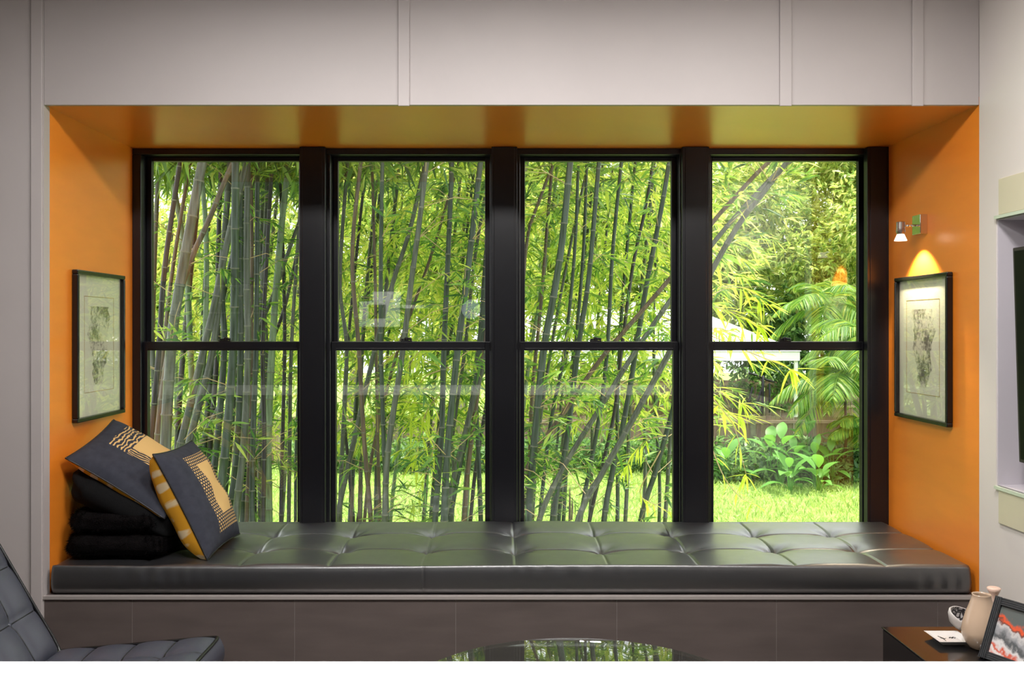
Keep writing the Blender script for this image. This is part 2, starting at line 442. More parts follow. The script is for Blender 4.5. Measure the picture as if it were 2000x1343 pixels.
for k, (c0, c1, p0, p1) in enumerate([(585, 635, 602, 633), (960, 1010, 966, 1003), (1333, 1385, 1333, 1370), (1694, 1723.5, None, None)]):
    t = MB()
    x0, x1 = pX(c0, CD), pX(c1, CD)
    if k == 3: x1 = XR
    t.box(x0, x1, CD, YB - .022, ZB, ZS - .001)
    t.box(x0 + .012, x1 - .012, CD - .003, CD, ZB, ZS - .003)
    if p0: t.box(sX(p0), sX(p1), YB - .022, YB + .09, ZB, ZS)
    else: t.box(sX(1703), XR, YB - .022, YB + .09, ZB, ZS)
    tag(t.build('trim_%d' % (k + 1), M['black'], bevel=.004), ['black mullion beside the leftmost window', 'black mullion in the middle of the windows', 'black mullion beside the rightmost window', 'black edge trim against the orange right side'][k], None, kind='structure')

# ------------------------------------------------------------------ window bench and seat pad
bench = empty('window_bench', (0, YF, 0), 'built-in window bench faced with brown grey stone tiles', 'bench')
bx(XL - .005, XR - .004, YF - .004, YF + .012, ZB - .0135, ZB).build('edge_trim', M['edge_trim'], bench, bevel=.001)
bx(XL, XR - .004, YF + .012, YB - .022, ZB - .03, ZB - .001).build('bench_top', M['tile'], bench)
bx(XL, XR - .006, YF + .0032, YF + .03, 0, ZB - .014).build('backing', M['grout'], bench)
jx = [XL - .003] + [fX(v) for v in (258, 575, 890, 1205, 1517, 1832)] + [XR - .006]
for a, b in zip(jx[:-1], jx[1:]):
    for z0, z1 in ((.005, .133), (.135, ZB - .014)):
        bx(a + .0008, b - .0008, YF + .002, YF + .012, z0, z1).build('tile', M['tile'], bench, bevel=.0006)

PX0, PX1, PY0, PY1 = XL + .012, XR - .014, YF + .012, YB - .03
COLS = [-1.31, -.946, -.618, -.275, .072, .416, .748, 1.098, 1.43]
ROWS = [3.694, 3.985]
buttons = [(c, r) for r in ROWS for c in COLS]
rb = random.Random(3)
BPH = [(rb.random() * 6.28, rb.choice((5, 6, 7)), rb.uniform(.7, 1.25)) for _ in buttons]
def pad_top(x, y):
    h = 0.0
    nearest = 9
    for (bx_, by_), (ph, nn, am) in zip(buttons, BPH):
        dx, dy = x - bx_, y - by_
        if abs(dx) > .25 or abs(dy) > .25: continue
        r2 = dx * dx + dy * dy; r = math.sqrt(r2)
        h -= .026 * am * math.exp(-r / .040)
        an = math.atan2(dy, dx)
        h += .0042 * am * math.cos(nn * an + ph) * (r / .03) * math.exp(-r / .036)
    for ry in ROWS:
        dy = abs(y - ry); h -= .0045 * math.exp(-(dy / .0055) ** 2) + .005 * math.exp(-(dy / .05) ** 2)
    for cx in COLS:
        dx = abs(x - cx); h -= .0040 * math.exp(-(dx / .0055) ** 2) + .004 * math.exp(-(dx / .06) ** 2)
    h += .004 * math.sin(x * 3.1 + 1) * math.sin(y * 5)
    return h
def build_pad():
    th = ZT - ZB
    xs_ = list(np.linspace(PX0, PX1, 330))
    for c in COLS: xs_ += [c - .012, c - .006, c - .003, c, c + .003, c + .006, c + .012]
    xs_ = sorted(set(round(v, 4) for v in xs_))
    ys_ = list(np.linspace(PY0 + .0125, PY1 - .03, 76))
    for r in ROWS: ys_ += [r - .012, r - .006, r - .003, r, r + .003, r + .006, r + .012]
    ys_ = sorted(set(round(v, 4) for v in ys_))
    prof = []                                     # (y, z, is_top, tangential weight)
    rn = random.Random(9)
    for z, inn in ((0.0, .012), (.01, .003), (.025, -.004), (.045, -.006), (.062, -.006), (.076, -.004), (.088, -.003), (.0925, -.0015), (.0965, -.0005), (.1005, .001), (.1040, .0035), (.1062, .007)):
        prof.append((PY0 + inn, ZB + z, 0))
    for y in ys_: prof.append((y, ZT, 1))
    for z, inn in ((.1035, .017), (.095, .005), (.08, 0), (.02, 0), (0, .012)): prof.append((PY1 - inn, ZB + z, 0))
    m = MB(); nP = len(prof); yc = (PY0 + PY1) / 2; zc = ZB + th / 2
    for x in xs_:
        e = min(x - PX0, PX1 - x); k = 1.0
        ins = .022 * (1 - math.sqrt(max(0, 1 - (1 - min(1, e / .022)) ** 2)))
        for y, z, top in prof:
            yy, zz = y, z
            if top: zz = z + pad_top(x, y)
            else:
                if y < yc:   # front face: fine crumples and a vertical seam
                    f = (z - ZB) / th
                    wr_ = math.sin(x * 95 + 3 * math.sin(x * 11)) * max(0, math.sin(x * 4.2 + .6)) ** 2 * .0022 * math.sin(math.pi * f)
                    yy += wr_ + .003 * math.exp(-((x + .268) / .004) ** 2) * (1 if f > .05 else 0)
                    if .84 < f < .86: yy += .003
                    zz += .0035 * math.sin(x * 2.6 + .5) * f
            if zz > zc: zz -= ins
            else: zz += 0
            if yy < yc: yy += ins
            else: yy -= ins
            m.v.append((x, yy, max(zz, ZB)))
    n = len(xs_)
    for i in range(n - 1):
        for j in range(nP - 1):
            a = i * nP + j; m.f.append((a, a + 1, a + nP + 1, a + nP)); m.mi.append(0)
        m.f.append((i * nP + nP - 1, i * nP, (i + 1) * nP, (i + 1) * nP + nP - 1)); m.mi.append(0)
    m.f.append(tuple(range(nP))); m.mi.append(0); m.f.append(tuple(reversed(range((n - 1) * nP, n * nP)))); m.mi.append(0)
    return m
pad = build_pad().build('seat_pad', M['leather'], smooth=True)
tag(pad, 'long black leather button-tufted seat pad on the window bench', 'seat pad')
for (cx, cy), b_ in zip(buttons, BPH):
    zc = ZT + pad_top(cx, cy) - .001
    MB().lathe([(0, zc + .006), (.005, zc + .0055), (.009, zc + .003), (.0095, zc)], (cx, cy, 0), 14).build('button', M['leather'], pad, smooth=True)

# ------------------------------------------------------------------ cushions and throw
def printmat(name, kind):
    """charcoal cloth with a beige block inside a band of beige dashes (or hand-drawn lines)"""
    m, nt, b = nmat(name); L = nt.links.new
    setin(b, Roughness=.85, Specular_IOR_Level=.2)
    uv = nt.nodes.new('ShaderNodeUVMap'); sp = nt.nodes.new('ShaderNodeSeparateXYZ'); L(uv.outputs[0], sp.inputs[0])
    def mt(op, a, b_=None, c=None):
        n = nt.nodes.new('ShaderNodeMath'); n.operation = op
        for i, v in enumerate((a, b_, c)):
            if v is None: continue
            if isinstance(v, (int, float)): n.inputs[i].default_value = v
            else: L(v, n.inputs[i])
        return n.outputs[0]
    def inside(s, lo, hi): return mt('MULTIPLY', mt('GREATER_THAN', s, lo), mt('LESS_THAN', s, hi))
    s, t = sp.outputs['X'], sp.outputs['Y']
    if kind == 'dash':
        block = mt('MULTIPLY', inside(s, .44, .74), inside(t, .22, .74))
        band = mt('MULTIPLY', inside(s, .27, .90), inside(t, .12, .88))
        row = mt('FLOOR', mt('MULTIPLY', t, 36.0))
        ofs = mt('MULTIPLY', mt('MODULO', row, 2.0), .5)
        cell = mt('FRACT', mt('ADD', mt('MULTIPLY', s, 22.0), ofs))
        rowf = mt('FRACT', mt('MULTIPLY', t, 36.0))
        dash = mt('MULTIPLY', mt('LESS_THAN', cell, .56), mt('LESS_THAN', rowf, .62))
    else:
        block = mt('MULTIPLY', inside(s, .48, .92), inside(t, .38, .92))
        band = mt('MULTIPLY', inside(s, .34, .97), inside(t, .17, .97))
        nz = nt.nodes.new('ShaderNodeTexNoise'); nz.inputs['Scale'].default_value = 9; L(uv.outputs[0], nz.inputs['Vector'])
        wob = mt('MULTIPLY', nz.outputs['Fac'], 2.2)
        f1 = mt('FRACT', mt('ADD', mt('MULTIPLY', t, 26.0), wob)); f2 = mt('FRACT', mt('ADD', mt('MULTIPLY', s, 30.0), wob))
        side = mt('LESS_THAN', t, .38)
        dash = mt('LESS_THAN', mt('ADD', mt('MULTIPLY', f1, side), mt('MULTIPLY', f2, mt('SUBTRACT', 1.0, side))), .40)
    beige = mt('MAXIMUM', block, mt('MULTIPLY', band, dash))
    nz2 = nt.nodes.new('ShaderNodeTexNoise'); nz2.inputs['Scale'].default_value = 14; nz2.inputs['Detail'].default_value = 6; L(uv.outputs[0], nz2.inputs['Vector'])
    c0 = nt.nodes.new('ShaderNodeMix'); c0.data_type = 'RGBA'; c0.inputs['A'].default_value = (*lin((38, 40, 48)), 1); c0.inputs['B'].default_value = (*lin((62, 64, 74)), 1)
    L(nz2.outputs['Fac'], c0.inputs['Factor'])
    c1 = nt.nodes.new('ShaderNodeMix'); c1.data_type = 'RGBA'; c1.inputs['B'].default_value = (*lin((208, 172, 112)), 1)
    L(beige, c1.inputs['Factor']); L(c0.outputs['Result'], c1.inputs['A']); L(c1.outputs['Result'], b.inputs['Base Color'])
    return m
def yellowmat():
    m, nt, b = nmat('yellow_print_cloth'); L = nt.links.new
    setin(b, Roughness=.85, Specular_IOR_Level=.2)
    uv = nt.nodes.new('ShaderNodeUVMap'); v = nt.nodes.new('ShaderNodeTexVoronoi'); v.inputs['Scale'].default_value = 7.5; v.inputs['Randomness'].default_value = .45
    n = nt.nodes.new('ShaderNodeTexNoise'); n.inputs['Scale'].default_value = 30; n.inputs['Detail'].default_value = 5
    ad = nt.nodes.new('ShaderNodeMath'); ad.operation = 'MULTIPLY_ADD'; ad.inputs[1].default_value = .22
    rp = nt.nodes.new('ShaderNodeValToRGB'); e = rp.color_ramp.elements
    e[0].position = .36; e[0].color = (*lin((236, 212, 168)), 1); e[1].position = .44; e[1].color = (*lin((226, 162, 44)), 1)
    L(uv.outputs[0], v.inputs['Vector']); L(uv.outputs[0], n.inputs['Vector']); L(n.outputs['Fac'], ad.inputs[0]); L(v.outputs['Distance'], ad.inputs[2])
    L(ad.outputs[0], rp.inputs['Fac']); L(rp.outputs[0], b.inputs['Base Color'])
    return m
M['dash'] = printmat('dash_print_cloth', 'dash'); M['lines'] = printmat('line_print_cloth', 'lines'); M['yellow'] = yellowmat()

def pillow(name, O, U, V, th_f, th_b, mf, mbk, n=34, wr=.004, seed=1, sag=0.0):
    """square cushion; O near corner, U and V edge vectors; front bulges along U x V; corners stay pointed"""
    O, U, V = Vector(O), Vector(U), Vector(V); Nn = U.cross(V).normalized()
    r = random.Random(seed); ph = [r.random() * 6 for _ in range(6)]
    root = empty(name, O + (U + V) / 2 - Nn * th_b)
    def shape(s, t, side):
        a, b_ = 2 * s - 1, 2 * t - 1
        ed = (1 - abs(a) ** 2.6) * (1 - abs(b_) ** 2.6)
        h = (max(0, ed)) ** (.5 if side > 0 else .36)
        # sides bow inwards between pointed corners
        ins = .055
        a2 = a * (1 - ins * (1 - b_ * b_)); b2 = b_ * (1 - ins * (1 - a * a))
        w = wr * (math.sin(9 * a + ph[0]) * math.sin(4 * b_ + ph[1]) + .6 * math.sin(5 * b_ - 7 * a + ph[2])) * h
        return O + U * (a2 + 1) / 2 + V * (b2 + 1) / 2 + Nn * (side * h + w) - Vector((0, 0, sag * h))
    for nm, th, m_, fl in (('front_cloth', th_f, mf, False), ('back_cloth', -th_b, mbk, True)):
        mm = MB(); mm.grid(lambda s, t: shape(s, t, th), n, n, flip=fl)
        o = mm.build(nm, m_, root, smooth=True)
        uvl = o.data.uv_layers.new(name='UVMap')
        cnt = n + 1
        for lp in o.data.loops:
            i, j = divmod(lp.vertex_index, cnt)
            uvl.data[lp.index].uv = (j / n, i / n)
    pts = [shape(k / n, 0, 0) for k in range(n)] + [shape(1, k / n, 0) for k in range(n)] + [shape(1 - k / n, 1, 0) for k in range(n)] + [shape(0, 1 - k / n, 0) for k in range(n + 1)]
    MB().tube(pts, .003, 6).build('seam', M['piping'], root, smooth=True)
    return root
# leaning cushion: V runs into depth, U slants down to the right
p1 = pillow('cushion', (-1.285, 3.475, .957), (.203, 0, -.395), (.0, .44, 0), .07, .105, M['dash'], M['yellow'], seed=2)
# flip so that the printed face looks to the right and up
tag(p1, 'charcoal cushion with beige dashes and yellow back leaning at the pile front', 'cushion', 'printed cushions')
p2 = pillow('cushion', (-1.628, 3.51, .938), (.376, -.005, -.228), (.012, .41, .105), .07, .05, M['lines'], M['yellow'], seed=5)
tag(p2, 'charcoal cushion with beige drawn lines lying on top of the black pile', 'cushion', 'printed cushions')
def throw_layer(x0, x1, y0, y1, z0, z1, seed):
    r = random.Random(seed); ph = [r.random() * 6 for _ in range(8)]
    m = MB(); nu, nv = 40, 28
    cx, cy, cz = (x0 + x1) / 2, (y0 + y1) / 2, (z0 + z1) / 2
    hx, hy, hz = (x1 - x0) / 2, (y1 - y0) / 2, (z1 - z0) / 2
    def f(s, t):
        th = (s - .5) * math.pi; ph_ = t * 2 * math.pi
        def se(v, p): return math.copysign(abs(v) ** p, v)
        a = se(math.cos(th), .45) * se(math.cos(ph_), .32); b_ = se(math.cos(th), .45) * se(math.sin(ph_), .32); c = se(math.sin(th), .7)
        w = 1 + .022 * math.sin(11 * a + ph[0] + 5 * c) + .02 * math.sin(9 * b_ + ph[1]) + .015 * math.sin(17 * a - 8 * b_ + ph[2])
        z = cz + hz * c * w
        return (cx + hx * a * w, cy + hy * b_ * w, max(z, z0))
    return m.grid(f, nu, nv)
th = empty('fur_throw', (-1.43, 3.66, ZT), 'black fur throw folded in two layers on the pad end', 'throw')
l1 = throw_layer(-1.636, -1.25, 3.48, 3.93, ZT + .002, ZT + .10, 1).build('lower_fold', M['fur'], th, smooth=True)
vp = throw_layer(-1.628, -1.235, 3.50, 3.93, ZT + .14, ZT + .285, 7)
vp.v = [(x, y, z - (x + 1.43) * .42 + (y - 3.7) * .12) for x, y, z in vp.v]
tag(vp.build('velvet_cushion', M['velvet'], smooth=True), 'plain black soft cushion under the patterned cushion by the orange wall', 'cushion')
l2 = throw_layer(-1.628, -1.27, 3.49, 3.93, ZT + .09, ZT + .185, 2).build('upper_fold', M['fur'], th, smooth=True)
def fur_hair(o, n, seed):
    r = random.Random(seed); me = o.data; V3 = [v.co for v in me.vertices]; N3 = [v.normal for v in me.vertices]
    m = MB(); off = wloc(o)
    for _ in range(n):
        p = me.polygons[r.randrange(len(me.polygons))]
        ws = [r.random() for _ in p.vertices]; sw = sum(ws)
        c = sum((V3[i] * (w / sw) for i, w in zip(p.vertices, ws)), Vector()) + off
        d = (p.normal + Vector((r.uniform(-.8, .8), r.uniform(-.8, .8), r.uniform(-.9, .3)))).normalized() * r.uniform(.008, .018)
        s = d.cross(Vector((r.random(), r.random(), r.random()))).normalized() * .0009
        m.add([c - s, c + s, c + d], [(0, 1, 2)])
    return m
for o, sd in ((l1, 4), (l2, 5)):
    h = fur_hair(o, 9000, sd).build('fur', M['fur'], o); h['kind'] = 'stuff'

# ------------------------------------------------------------------ pictures
def picture(side, y0, y1, z0, z1, label, seed):
    s = 1 if side == 'L' else -1
    xw = XL if side == 'L' else XR
    p = empty('framed_picture', (xw, (y0 + y1) / 2, z0), label, 'picture', 'black framed prints in the alcove')
    fw, dp = .017, .026
    def xb(a, b): return (min(xw + s * a, xw + s * b), max(xw + s * a, xw + s * b))
    for k, (ya, yb, za, zb) in enumerate([(y0, y1, z1 - fw, z1), (y0, y1, z0, z0 + fw), (y0, y0 + fw, z0 + fw, z1 - fw), (y1 - fw, y1, z0 + fw, z1 - fw)]):
        bx(*xb(.001, dp), ya, yb, za, zb).build('frame_rail', M['frame_black'], p, bevel=.004)
    bx(*xb(.002, .008), y0 + fw, y1 - fw, z0 + fw, z1 - fw).build('mat_board', M['art_paper'], p)
    ya, yb, za, zb = y0 + .095, y1 - .085, z0 + .11, z1 - .10
    g = MB(); t = .0022
    g.box(*xb(.008, .0088), ya, yb, zb - t, zb).box(*xb(.008, .0088), ya, yb, za, za + t).box(*xb(.008, .0088), ya, ya + t, za, zb).box(*xb(.008, .0088), yb - t, yb, za, zb)
    g.build('gold_line', M['gold'], p)
    # torn-edged abstract print
    r = random.Random(seed); m = MB(); ym = (ya + yb) / 2
    n = 26; L_, R_ = [], []
    for k in range(n + 1):
        z = za + .03 + (zb - za - .07) * k / n; wd = (.045 + .055 * min(1, k / n * 1.6)) * r.uniform(.86, 1.08)
        sh = .012 * math.sin(k * .5 + seed)
        L_.append((xw + s * .0085, ym - wd + sh, z)); R_.append((xw + s * .0085, ym + wd * .9 + sh, z))
    for k in range(n): m.add([L_[k], R_[k], R_[k + 1], L_[k + 1]], [(0, 1, 2, 3)])
    m.build('print', artmat('ink_print_%d' % seed, seed * 1.7), p)
    bx(*xb(.0135, .0155), y0 + fw, y1 - fw, z0 + fw, z1 - fw).build('glazing', M['art_glass'], p)
    return p
picture('L', 3.62, 4.085, 1.058, 1.658, 'black framed pale print on the orange wall above the cushions', 3)
picture('R', 3.592, 4.07, 1.045, 1.647, 'black framed pale print on the orange wall below the spotlight', 8)

# ------------------------------------------------------------------ wall spotlight
SY, SZ = 3.845, 1.856
sl = empty('wall_spotlight', (XR, SY, SZ - .04), 'small chrome spotlight shining down on the orange wall', 'lamp')
bx(XR - .030, XR, SY - .038, SY + .038, SZ - .04, SZ + .04).build('wall_plate', M['chrome'], sl, bevel=.002)
MB().tube([(XR - .03, SY, SZ - .003), (XR - .082, SY, SZ - .003)], .0045, 12).build('arm', M['chrome'], sl, smooth=True)
HX = XR - .094
MB().lathe([(0, SZ + .012), (.0155, SZ + .012), (.017, SZ + .01), (.017, SZ - .018), (.0185, SZ - .02), (.0185, SZ - .03), (.016, SZ - .034), (.014, SZ - .040), (0, SZ - .040)], (HX, SY, 0), 28).build('lamp_head', M['steel'], sl, smooth=True, auto=.6)
MB().lathe([(.014, SZ - .038), (.017, SZ - .046), (.024, SZ - .062), (.0255, SZ - .066), (.0235, SZ - .066), (.0155, SZ - .047), (.0125, SZ - .040)], (HX, SY, 0), 28).build('lamp_shade', emat('glowing_frosted_glass', (255, 240, 214), 2.2), sl, smooth=True)
sp = bpy.data.lights.new('downlight', 'SPOT'); sp.energy = DOWNLIGHT_W; sp.spot_size = math.radians(96); sp.spot_blend = .55; sp.shadow_soft_size = .012; sp.color = (1.0, .86, .62)
spo = bpy.data.objects.new('downlight', sp); COL.objects.link(spo); spo.parent = sl
spo.location = Vector((HX, SY, SZ - .06)) - Vector((XR, SY, SZ - .04))
spo.rotation_euler = Vector((.32, 0, -1)).to_track_quat('-Z', 'Y').to_euler()

# ------------------------------------------------------------------ television
tv = empty('television', (XR + .06, 2.56, NZ0), 'black flat television tilted in the wall niche', 'television')
ty0, ty1 = 1.95, 3.19
zt0, zt1 = pZ(902, 3.19), pZ(484, 3.19)
xt, xb_ = pX(1977.5, 3.19), pX(1990, 3.19)
up = Vector((xt - xb_, 0, zt1 - zt0)).normalized(); nrm = Vector((-up.z, 0, up.x))
cen = Vector(((xt + xb_) / 2, (ty0 + ty1) / 2, (zt0 + zt1) / 2)) - nrm * .0175
MB().obox(cen, nrm * .0175, Vector((0, (ty1 - ty0) / 2, 0)), up * ((zt1 - zt0) / 2)).build('case', M['tv_edge'], tv, bevel=.003)
MB().obox(cen + nrm * .0178, nrm * .0008, Vector((0, (ty1 - ty0) / 2 - .012, 0)), up * ((zt1 - zt0) / 2 - .012)).build('screen', M['tv'], tv)
bx(cen.x + .015, XR + ND, 2.42, 2.72, 1.2, 1.45).build('bracket', M['black_matt'], tv)

# ------------------------------------------------------------------ low cabinet under the television
SX0, SYB, SZT = 1.262, 3.05, .45
cb = empty('low_cabinet', ((SX0 + XR) / 2, 2.0, 0), 'low glossy black cabinet along the cream side wall', 'cabinet')
bx(SX0, XR - .002, 1.2, SYB, SZT - .004, SZT).build('top', M['lacquer_black'], cb, bevel=.0015)
bx(SX0 + .006, XR - .01, 1.206, SYB - .006, .06, SZT - .005).build('body', M['lacquer_black'], cb)
for k in range(3):
    ya = 1.21 + k * .612
    d_ = bx(SX0 + .001, SX0 + .006, ya + .003, ya + .606, .07, SZT - .006).build('door', M['lacquer_black'], cb, bevel=.0015)
for y in (1.3, 2.9):
    bx(SX0 + .05, XR - .05, y - .02, y + .02, 0, .06).build('foot', M['black_matt'], cb)

# square dish with flared rim
dc = px(1853, 1258, 2.905); dc.z = SZT
M['dish'] = mat('white_porcelain', (214, 208, 204), .18, var=.01)
dish = empty('square_dish', dc, 'small square white dish with black brush marks on the cabinet', 'dish')
def ring(h, z): return [(dc.x - h, dc.y - h, z), (dc.x + h, dc.y - h, z), (dc.x + h, dc.y + h, z), (dc.x - h, dc.y + h, z)]
mm = MB(); vs = ring(.034, SZT + .0005) + ring(.036, SZT + .004) + ring(.054, SZT + .017) + ring(.050, SZT + .0175) + ring(.034, SZT + .007)
fs = [(0, 1, 2, 3)] + [(k * 4 + i, k * 4 + (i + 1) % 4, k * 4 + 4 + (i + 1) % 4, k * 4 + 4 + i) for k in range(4) for i in range(4)] + [(16, 17, 18, 19)]
mm.add(vs, fs).build('bowl', M['dish'], dish, bevel=.0008)
ink = mat('black_ink', (28, 26, 24), .5, var=.1); zi = SZT + .0075
mk = MB().tube([(dc.x - .02, dc.y + .03, zi), (dc.x - .014, dc.y + .01, zi), (dc.x - .016, dc.y - .015, zi)], [.001, .0014, .0009], 5)
for a in (.5, 1.2, 2.2): mk.tube([(dc.x - .014, dc.y + .004, zi), (dc.x - .014 + .012 * math.cos(a), dc.y + .004 + .012 * math.sin(a), zi)], [.0013, .0004], 5)
mk.build('brush_stroke', ink, dish)
mk = MB()
for q in range(6): mk.tube([(dc.x + .008 + q * .003, dc.y + .012 + .004 * math.sin(q * 2), zi), (dc.x + .013 + q * .003, dc.y + .018 - .005 * math.sin(q * 3), zi)], [.0022, .0009], 6)
mk.build('brush_blot', ink, dish)

# tan vase
M['tan'] = mat('tan_glazed_ceramic', (190, 164, 140), .14, var=.06, scale=12)
vc = px(1917, 1268, 2.845); vc.z = SZT
mm = MB().lathe([(0, .001), (.030, .001), (.036, .004), (.046, .018), (.0555, .040), (.057, .054), (.053, .078), (.0455, .105), (.036, .13), (.0295, .150), (.0265, .162), (.0275, .166), (.0245, .166), (.0235, .160), (.03, .14), (.045, .10), (.05, .06), (.03, .012), (0, .01)], (vc.x, vc.y, SZT), 40)
tag(mm.build('vase', M['tan'], smooth=True), 'tan glazed ceramic vase beside the photo frame on the cabinet', 'vase')
# tilted oval bowl with web pattern
def webmat():
    m, nt, b = nmat('web_pattern'); L = nt.links.new; setin(b, Roughness=.3)
    tc = nt.nodes.new('ShaderNodeTexCoord'); v = nt.nodes.new('ShaderNodeTexVoronoi'); v.feature = 'DISTANCE_TO_EDGE'; v.inputs['Scale'].default_value = 70
    rp = nt.nodes.new('ShaderNodeValToRGB'); e = rp.color_ramp.elements
    e[0].position = .08; e[0].color = (*lin((34, 32, 36)), 1); e[1].position = .16; e[1].color = (*lin((206, 204, 206)), 1)
    L(tc.outputs['Object'], v.inputs['Vector']); L(v.outputs['Distance'], rp.inputs['Fac']); L(rp.outputs[0], b.inputs['Base Color'])
    return m
bc = px(1886, 1229, 2.965); bc.z = SZT
bo = empty('oval_bowl', bc, 'white oval bowl with dark web pattern tilted behind the vase', 'bowl')
rot = Matrix.Rotation(math.radians(22), 4, 'Y') @ Matrix.Rotation(math.radians(30), 4, 'X')
def bowlpart(prof, name, m):
    mm = MB().lathe(prof, (0, 0, 0), 36, sx=1.0, sy=.62)
    vs = [rot @ Vector(v) for v in mm.v]; lift = .0445
    mm.v = [tuple(v + Vector((bc.x, bc.y, SZT + lift))) for v in vs]
    return mm.build(name, m, bo, smooth=True)
bowlpart([(0, -.034), (.02, -.033), (.045, -.020), (.062, .002), (.066, .014), (.064, .018), (.061, .017)], 'shell', mat('pale_grey_ceramic', (196, 190, 186), .35, var=.03))
bowlpart([(.061, .017), (.056, .004), (.040, -.015), (.018, -.026), (0, -.027)], 'inside', webmat())
# small pink ornament behind the frame
oc = Vector((pX(1941, 2.93), 2.93, SZT))
orn = MB().lathe([(0, .0), (.022, .0), (.026, .02), (.018, .06), (.012, .10), (.010, .135), (.017, .150), (.021, .160), (.017, .163), (.0, .158)], tuple(oc), 24)
tag(orn.build('ornament_vase', mat('pale_pink_ceramic', (222, 190, 172), .35, var=.05), smooth=True), 'slim pale pink vase standing behind the photo frame', 'vase')

# photo frame leaning back
def photomat():
    m, nt, b = nmat('red_roof_photo'); L = nt.links.new; setin(b, Roughness=.25)
    uv = nt.nodes.new('ShaderNodeUVMap'); sp_ = nt.nodes.new('ShaderNodeSeparateXYZ')
    n1 = nt.nodes.new('ShaderNodeTexNoise'); n1.inputs['Scale'].default_value = 7; n1.inputs['Detail'].default_value = 5
    a1 = nt.nodes.new('ShaderNodeMath'); a1.operation = 'MULTIPLY_ADD'; a1.inputs[1].default_value = .28
    a2 = nt.nodes.new('ShaderNodeMath'); a2.operation = 'MULTIPLY_ADD'; a2.inputs[1].default_value = .34
    rp = nt.nodes.new('ShaderNodeValToRGB'); rp.color_ramp.interpolation = 'EASE'; e = rp.color_ramp.elements
    stops = [(.30, (196, 92, 74)), (.40, (214, 208, 204)), (.46, (198, 88, 66)), (.55, (206, 202, 200)), (.64, (84, 88, 90)), (.76, (150, 150, 152)), (.83, (190, 186, 184)), (.88, (120, 72, 62)), (.93, (216, 88, 54)), (1.0, (92, 98, 96))]
    while len(e) < len(stops): e.new(.5)
    for q, (p_, c_) in zip(e, stops): q.position = p_; q.color = (*lin(c_), 1)
    L(uv.outputs[0], sp_.inputs[0]); L(uv.outputs[0], n1.inputs['Vector'])
    L(sp_.outputs['X'], a1.inputs[0]); L(sp_.outputs['Y'], a1.inputs[2]); L(n1.outputs['Fac'], a2.inputs[0]); L(a1.outputs[0], a2.inputs[2])
    L(a2.outputs[0], rp.inputs['Fac']); L(rp.outputs[0], b.inputs['Base Color'])
    return m
M['rib'] = mat('black_ribbed_frame', (44, 46, 48), .45, var=.25, scale=90)
tl = px(1948, 1164, 2.80)
lean = math.radians(24)
wdir = Vector((.42, -.907, 0)).normalized()                    # along the frame's width, towards the viewer
back = Vector((wdir.y * -1, wdir.x, 0)).normalized()           # away from its face
upv = (Vector((0, 0, 1)) * math.cos(lean) + back * math.sin(lean)).normalized()
Hh = (tl.z - SZT) / upv.z; Ww = .16; nf = wdir.cross(upv).normalized()
base = tl - upv * Hh
pf = empty('photo_frame', base + wdir * Ww / 2, 'leaning black ribbed frame holding a red and grey picture', 'picture frame')
def slab(a0, a1, b0, b1, t0, t1):
    c = base + wdir * (a0 + a1) / 2 + upv * (b0 + b1) / 2 - nf * (t0 + t1) / 2 * (1 if nf.dot(back) > 0 else -1)
    return MB().obox(c, wdir * (a1 - a0) / 2, upv * (b1 - b0) / 2, nf * (t1 - t0) / 2)
fwid = .024
for a0, a1, b0, b1 in ((0, fwid, 0, Hh), (Ww - fwid, Ww, 0, Hh), (fwid, Ww - fwid, 0, fwid), (fwid, Ww - fwid, Hh - fwid, Hh)):
    slab(a0, a1, b0, b1, -.006, .010).build('frame_rail', M['rib'], pf, bevel=.003)
    for k in range(4):
        f = (k + .5) / 4
        if a1 - a0 < b1 - b0: slab(a0 + (a1 - a0) * f - .0012, a0 + (a1 - a0) * f + .0012, b0, b1, .010, .0118).build('rib', M['rib'], pf)
        else: slab(a0, a1, b0 + (b1 - b0) * f - .0012, b0 + (b1 - b0) * f + .0012, .010, .0118).build('rib', M['rib'], pf)
po = slab(fwid, Ww - fwid, fwid, Hh - fwid, -.004, .003).build('photo', photomat(), pf)
uvl = po.data.uv_layers.new(name='UVMap')
for lp in po.data.loops:
    w_ = Vector(po.data.vertices[lp.vertex_index].co) + wloc(pf) - base
    uvl.data[lp.index].uv = (w_.dot(wdir) / Ww, w_.dot(upv) / Hh)
st = base + wdir * Ww / 2 + upv * Hh * .7 + (nf if nf.dot(back) > 0 else -nf) * .01
MB().tube([st, Vector((st.x + back.x * .06, st.y + back.y * .06, SZT + .004))], .004, 8).build('strut', M['rib'], pf)

